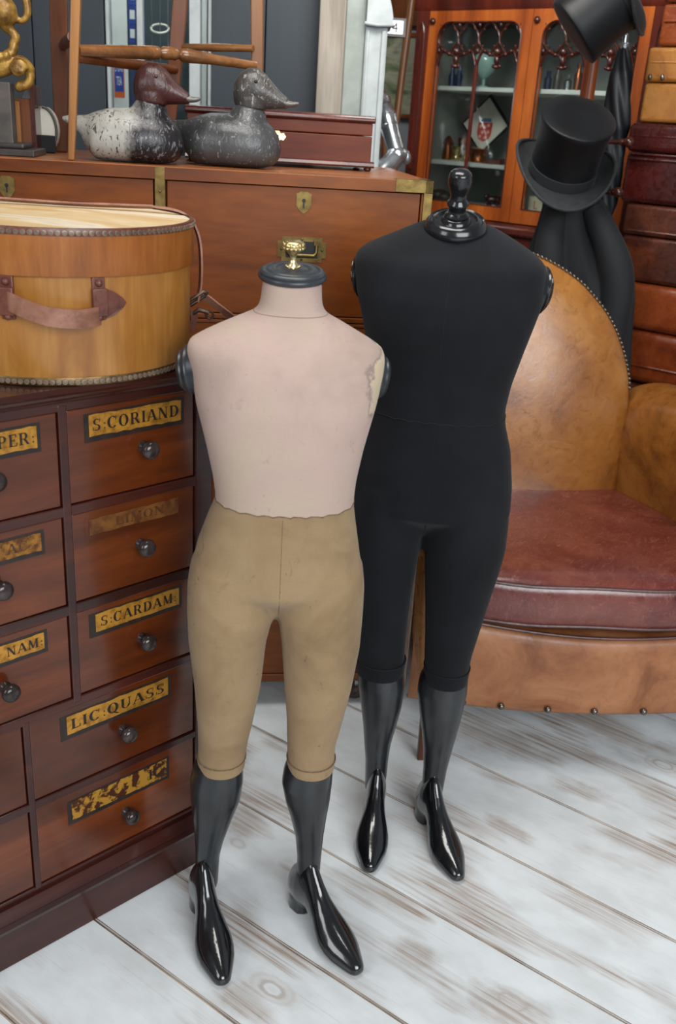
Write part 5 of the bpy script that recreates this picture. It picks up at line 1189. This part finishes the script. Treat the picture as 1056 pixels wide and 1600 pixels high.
# ------------------------------------------------------------------ beyond the door casing
g = G(); R = []
a, b = V((.099, 3.60, 1.10)), V((.146, 3.60, 1.93))
root = empty('wooden_pole', (b.x+(a.x-b.x)*2.35, 3.60, 0), 'long brown wooden pole leaning beside the white door casing', 'pole')
G().lathe(a, b-a, [(.001, -1.105), (.013, -1.105), (.0125, 0), (.0135, .25), (.0145, .28), (.013, .31), (.0125, .84), (.001, .84)], 18).build('shaft', 'pole', root, smooth=50)
def armour():
    root = empty('suit_of_armour', (-.015, 3.50, 0), 'polished steel suit of armour with bent arm behind the white casing', 'armour')
    def plates(pts, rad, name, ridges=()):
        g = G(); P = spline([V(p) for p in pts], 6); m = len(P); g.tube(P, [lerp([(i/(len(rad)-1), r) for i, r in enumerate(rad)], k/(m-1))[0] for k in range(m)], 20)
        for t, r in ridges:
            i = int(t*(m-1)); d = (P[min(i+1, m-1)]-P[max(i-1, 0)]).normalized(); g.lathe(P[i]-d*.005, d, [(r*.9, 0), (r, .002), (r, .008), (r*.9, .010)], 20, cap=False)
        return g.build(name, 'silver', root, smooth=60)
    plates([(.052, 3.46, 1.47), (.078, 3.43, 1.425), (.100, 3.41, 1.37), (.118, 3.40, 1.325)], [.030, .034, .030, .029], 'upper_arm', ((.35, .036), (.55, .0335)))
    G().ball((.122, 3.395, 1.312), (.036, .034, .030), 18, 12).build('elbow_plate', 'silver', root, smooth=60)
    g = G().ball((.150, 3.395, 1.308), (.018, .006, .026), 14, 8, R=Matrix.Rotation(-.5, 3, 'Y')); g.build('elbow_wing', 'silver', root, smooth=60)
    plates([(.120, 3.39, 1.305), (.085, 3.36, 1.27), (.045, 3.33, 1.235), (.02, 3.31, 1.21)], [.029, .033, .030, .024], 'forearm', ((.5, .034),))
    G().ball((.045, 3.455, 1.475), (.045, .045, .038), 18, 12).build('shoulder_plate', 'silver', root, smooth=60)
    g = G(); g.lathe((-.03, 3.52, .95), (0, 0, 1), [(.10, 0), (.085, .10), (.095, .22), (.11, .36), (.095, .50), (.05, .555), (.035, .58)], 28); g.build('breastplate', 'silver', root, smooth=60)
    g = G(); g.ball((-.03, 3.52, 1.62), (.055, .065, .085), 20, 14); g.build('helmet', 'silver', root, smooth=60)
    g = G(); g.lathe((-.03, 3.52, 0), (0, 0, 1), [(.001, 0), (.13, 0), (.13, .02), (.02, .03), (.016, 1.0)], 20); g.build('stand', 'stand', root)
    G().lathe((-.03, 3.52, .70), (0, 0, 1), [(.15, 0), (.125, .12), (.095, .26)], 28, cap=False).build('skirt_plates', 'silver', root, smooth=60)
armour()
FWB = Frame(FB(-.84, -.40, 0), A_BK)
root = empty('landscape_painting', FWB(0, 0, 1.43), 'green landscape painting on the grey wall left of the bookcase', 'painting')
G().box(FWB, -.30, .15, .0, .02, 1.445, 1.735).build('canvas', 'canvas', root, smooth=0)
g = G()
for q in ((-.31, .16, 1.432, 1.448), (-.31, .16, 1.728, 1.744)): g.box(FWB, q[0], q[1], 0, .028, q[2], q[3])
for q in ((-.31, -.294), (.142, .16)): g.box(FWB, q[0], q[1], 0, .028, 1.432, 1.744)
g.build('frame', 'stand', root, smooth=0, bevel=.002)
o = G().box(FWB, -.30, .20, .004, .03, 1.765, 2.1).build('wall_hanging', 'stool_dark', smooth=0, bevel=.004); tag(o, 'reddish brown wooden panel hanging above the green painting', 'panel')
FN = Frame((.070, 3.32, 0), math.radians(5))
g = G(); g.box(FN, -.016, .046, -.012, 0, 1.660, 1.712); g.box(FN, -.010, .038, 0, .0012, 1.667, 1.705, 1); g.flat(FN, .0016, sans('4', .004, .021, 1.672, .027), 2); g.box(FN, -.07, -.015, -.010, -.004, 1.684, 1.690)
tag(g.build('number_sign', ['label_border', 'enamel', 'black_hole'], smooth=0), 'small white sign with black frame and the number four', 'sign')
o = G().box(Frame((.086, 3.80, 0), 0), -.014, .014, -.012, .012, 0, 1.49).build('wooden_post', 'stool', smooth=0, bevel=.003); tag(o, 'orange-brown wooden post standing between casing and pole', 'post')

# ------------------------------------------------------------------ goods in the window niche
FNi = Frame((0, 3.42, 0), 0); zs = 1.2005
root = empty('enamel_sign', FNi(-.805, 0, zs), 'tall white enamel sign with blue and orange tea lettering panel in the window', 'sign')
G().box(FNi, -.832, -.782, -.006, 0, zs, 1.95).build('plate', 'enamel', root, smooth=0, bevel=.001)
g = G(); g.box(FNi, -.829, -.794, 0, .001, 1.434, 1.556, 0); g.box(FNi, -.8262, -.7968, .001, .0015, 1.452, 1.553, 1)
g.flat(FNi, .0019, sans('LYONS', -.8245, -.7985, 1.513, .026), 2); g.flat(FNi, .0019, sans('TEA', -.8205, -.8025, 1.472, .026), 2)
g.build('lettering_panel', ['orange', 'blue', 'enamel'], root, smooth=0, fix=False)
for z0, lab in ((zs, 'lower'), (1.62, 'upper')):
    pass
g = G(); g.box(FNi, -.776, -.752, -.03, 0, zs, 1.60); tag(g.build('blue_box', 'navy', smooth=0, bevel=.002), 'tall narrow navy box standing right of the enamel sign', 'box')
for i, z in enumerate((1.601, 1.656, 1.711)):
    g = G(); g.box(FNi, -.776, -.752, -.03, 0, z, z+.054); g.box(FNi, -.772, -.756, 0, .0008, z+.014, z+.040, 1)
    tag(g.build('label_tin', ['blue', 'enamel'], smooth=0, bevel=.001), '%s of the blue tins with white labels stacked in the window' % ('lowest', 'middle', 'topmost')[i], 'tin', 'blue tins in the window')
g = G().lathe(FNi(-.738, .0, zs), (0, 0, 1), [(.001, 0), (.018, 0), (.018, .45), (.012, .50), (.012, .60), (.001, .61)], 20); tag(g.build('blue_bottle', 'navy', smooth=40), 'tall slim dark blue bottle in the window', 'bottle')
for i, (z, h) in enumerate(((zs, .24), (1.441, .19), (1.632, .2))):
    g = G().lathe(FNi(-.853, .02, z), (0, 0, 1), [(.001, 0), (.022, 0), (.024, h*.2), (.024, h*.7), (.016, h*.88), (.018, h*.97), (.001, h)], 20); tag(g.build('pale_jar', 'lilac', smooth=40), '%s pale glazed jar of the stack at the window edge' % ('lowest', 'middle', 'topmost')[i], 'jar', 'pale jars in the window')
root = empty('hanging_ring', FNi(-.685, -.06, 1.64), 'pale ring hanging on thin chains in the dark window', 'ring')
c = FNi(-.687, -.06, 1.652); G().tube([c+V((.029*math.cos(2*PI*k/28), .012*math.sin(2*PI*k/28), .014*math.sin(2*PI*k/28))) for k in range(28)], .0035, 8, closed=True).build('hoop', 'offwhite', root)
for s, z0 in ((-.714, 1.50), (-.686, 1.50), (-.660, 1.56)): G().tube([FNi(s, -.06, z0), FNi(s, -.06, 2.4)], .0014, 6).build('chain', 'silver', root)
g = G()
for k in range(5): g.tube([FNi(-.660+.004*math.cos(2*PI*j/10)*(1 if k % 2 else .3), -.06+.004*math.cos(2*PI*j/10)*(0 if k % 2 else 1), 1.60-.017*k+.011*math.sin(2*PI*j/10)) for j in range(10)], .0014, 6, closed=True)
g.build('chain_links', 'silver', root)
o = G().box(FNi, -.552, -.535, -.10, -.08, zs, 2.4).build('white_upright', 'enamel', smooth=0, bevel=.002); tag(o, 'thin white upright rail inside the window on the right', 'rail')
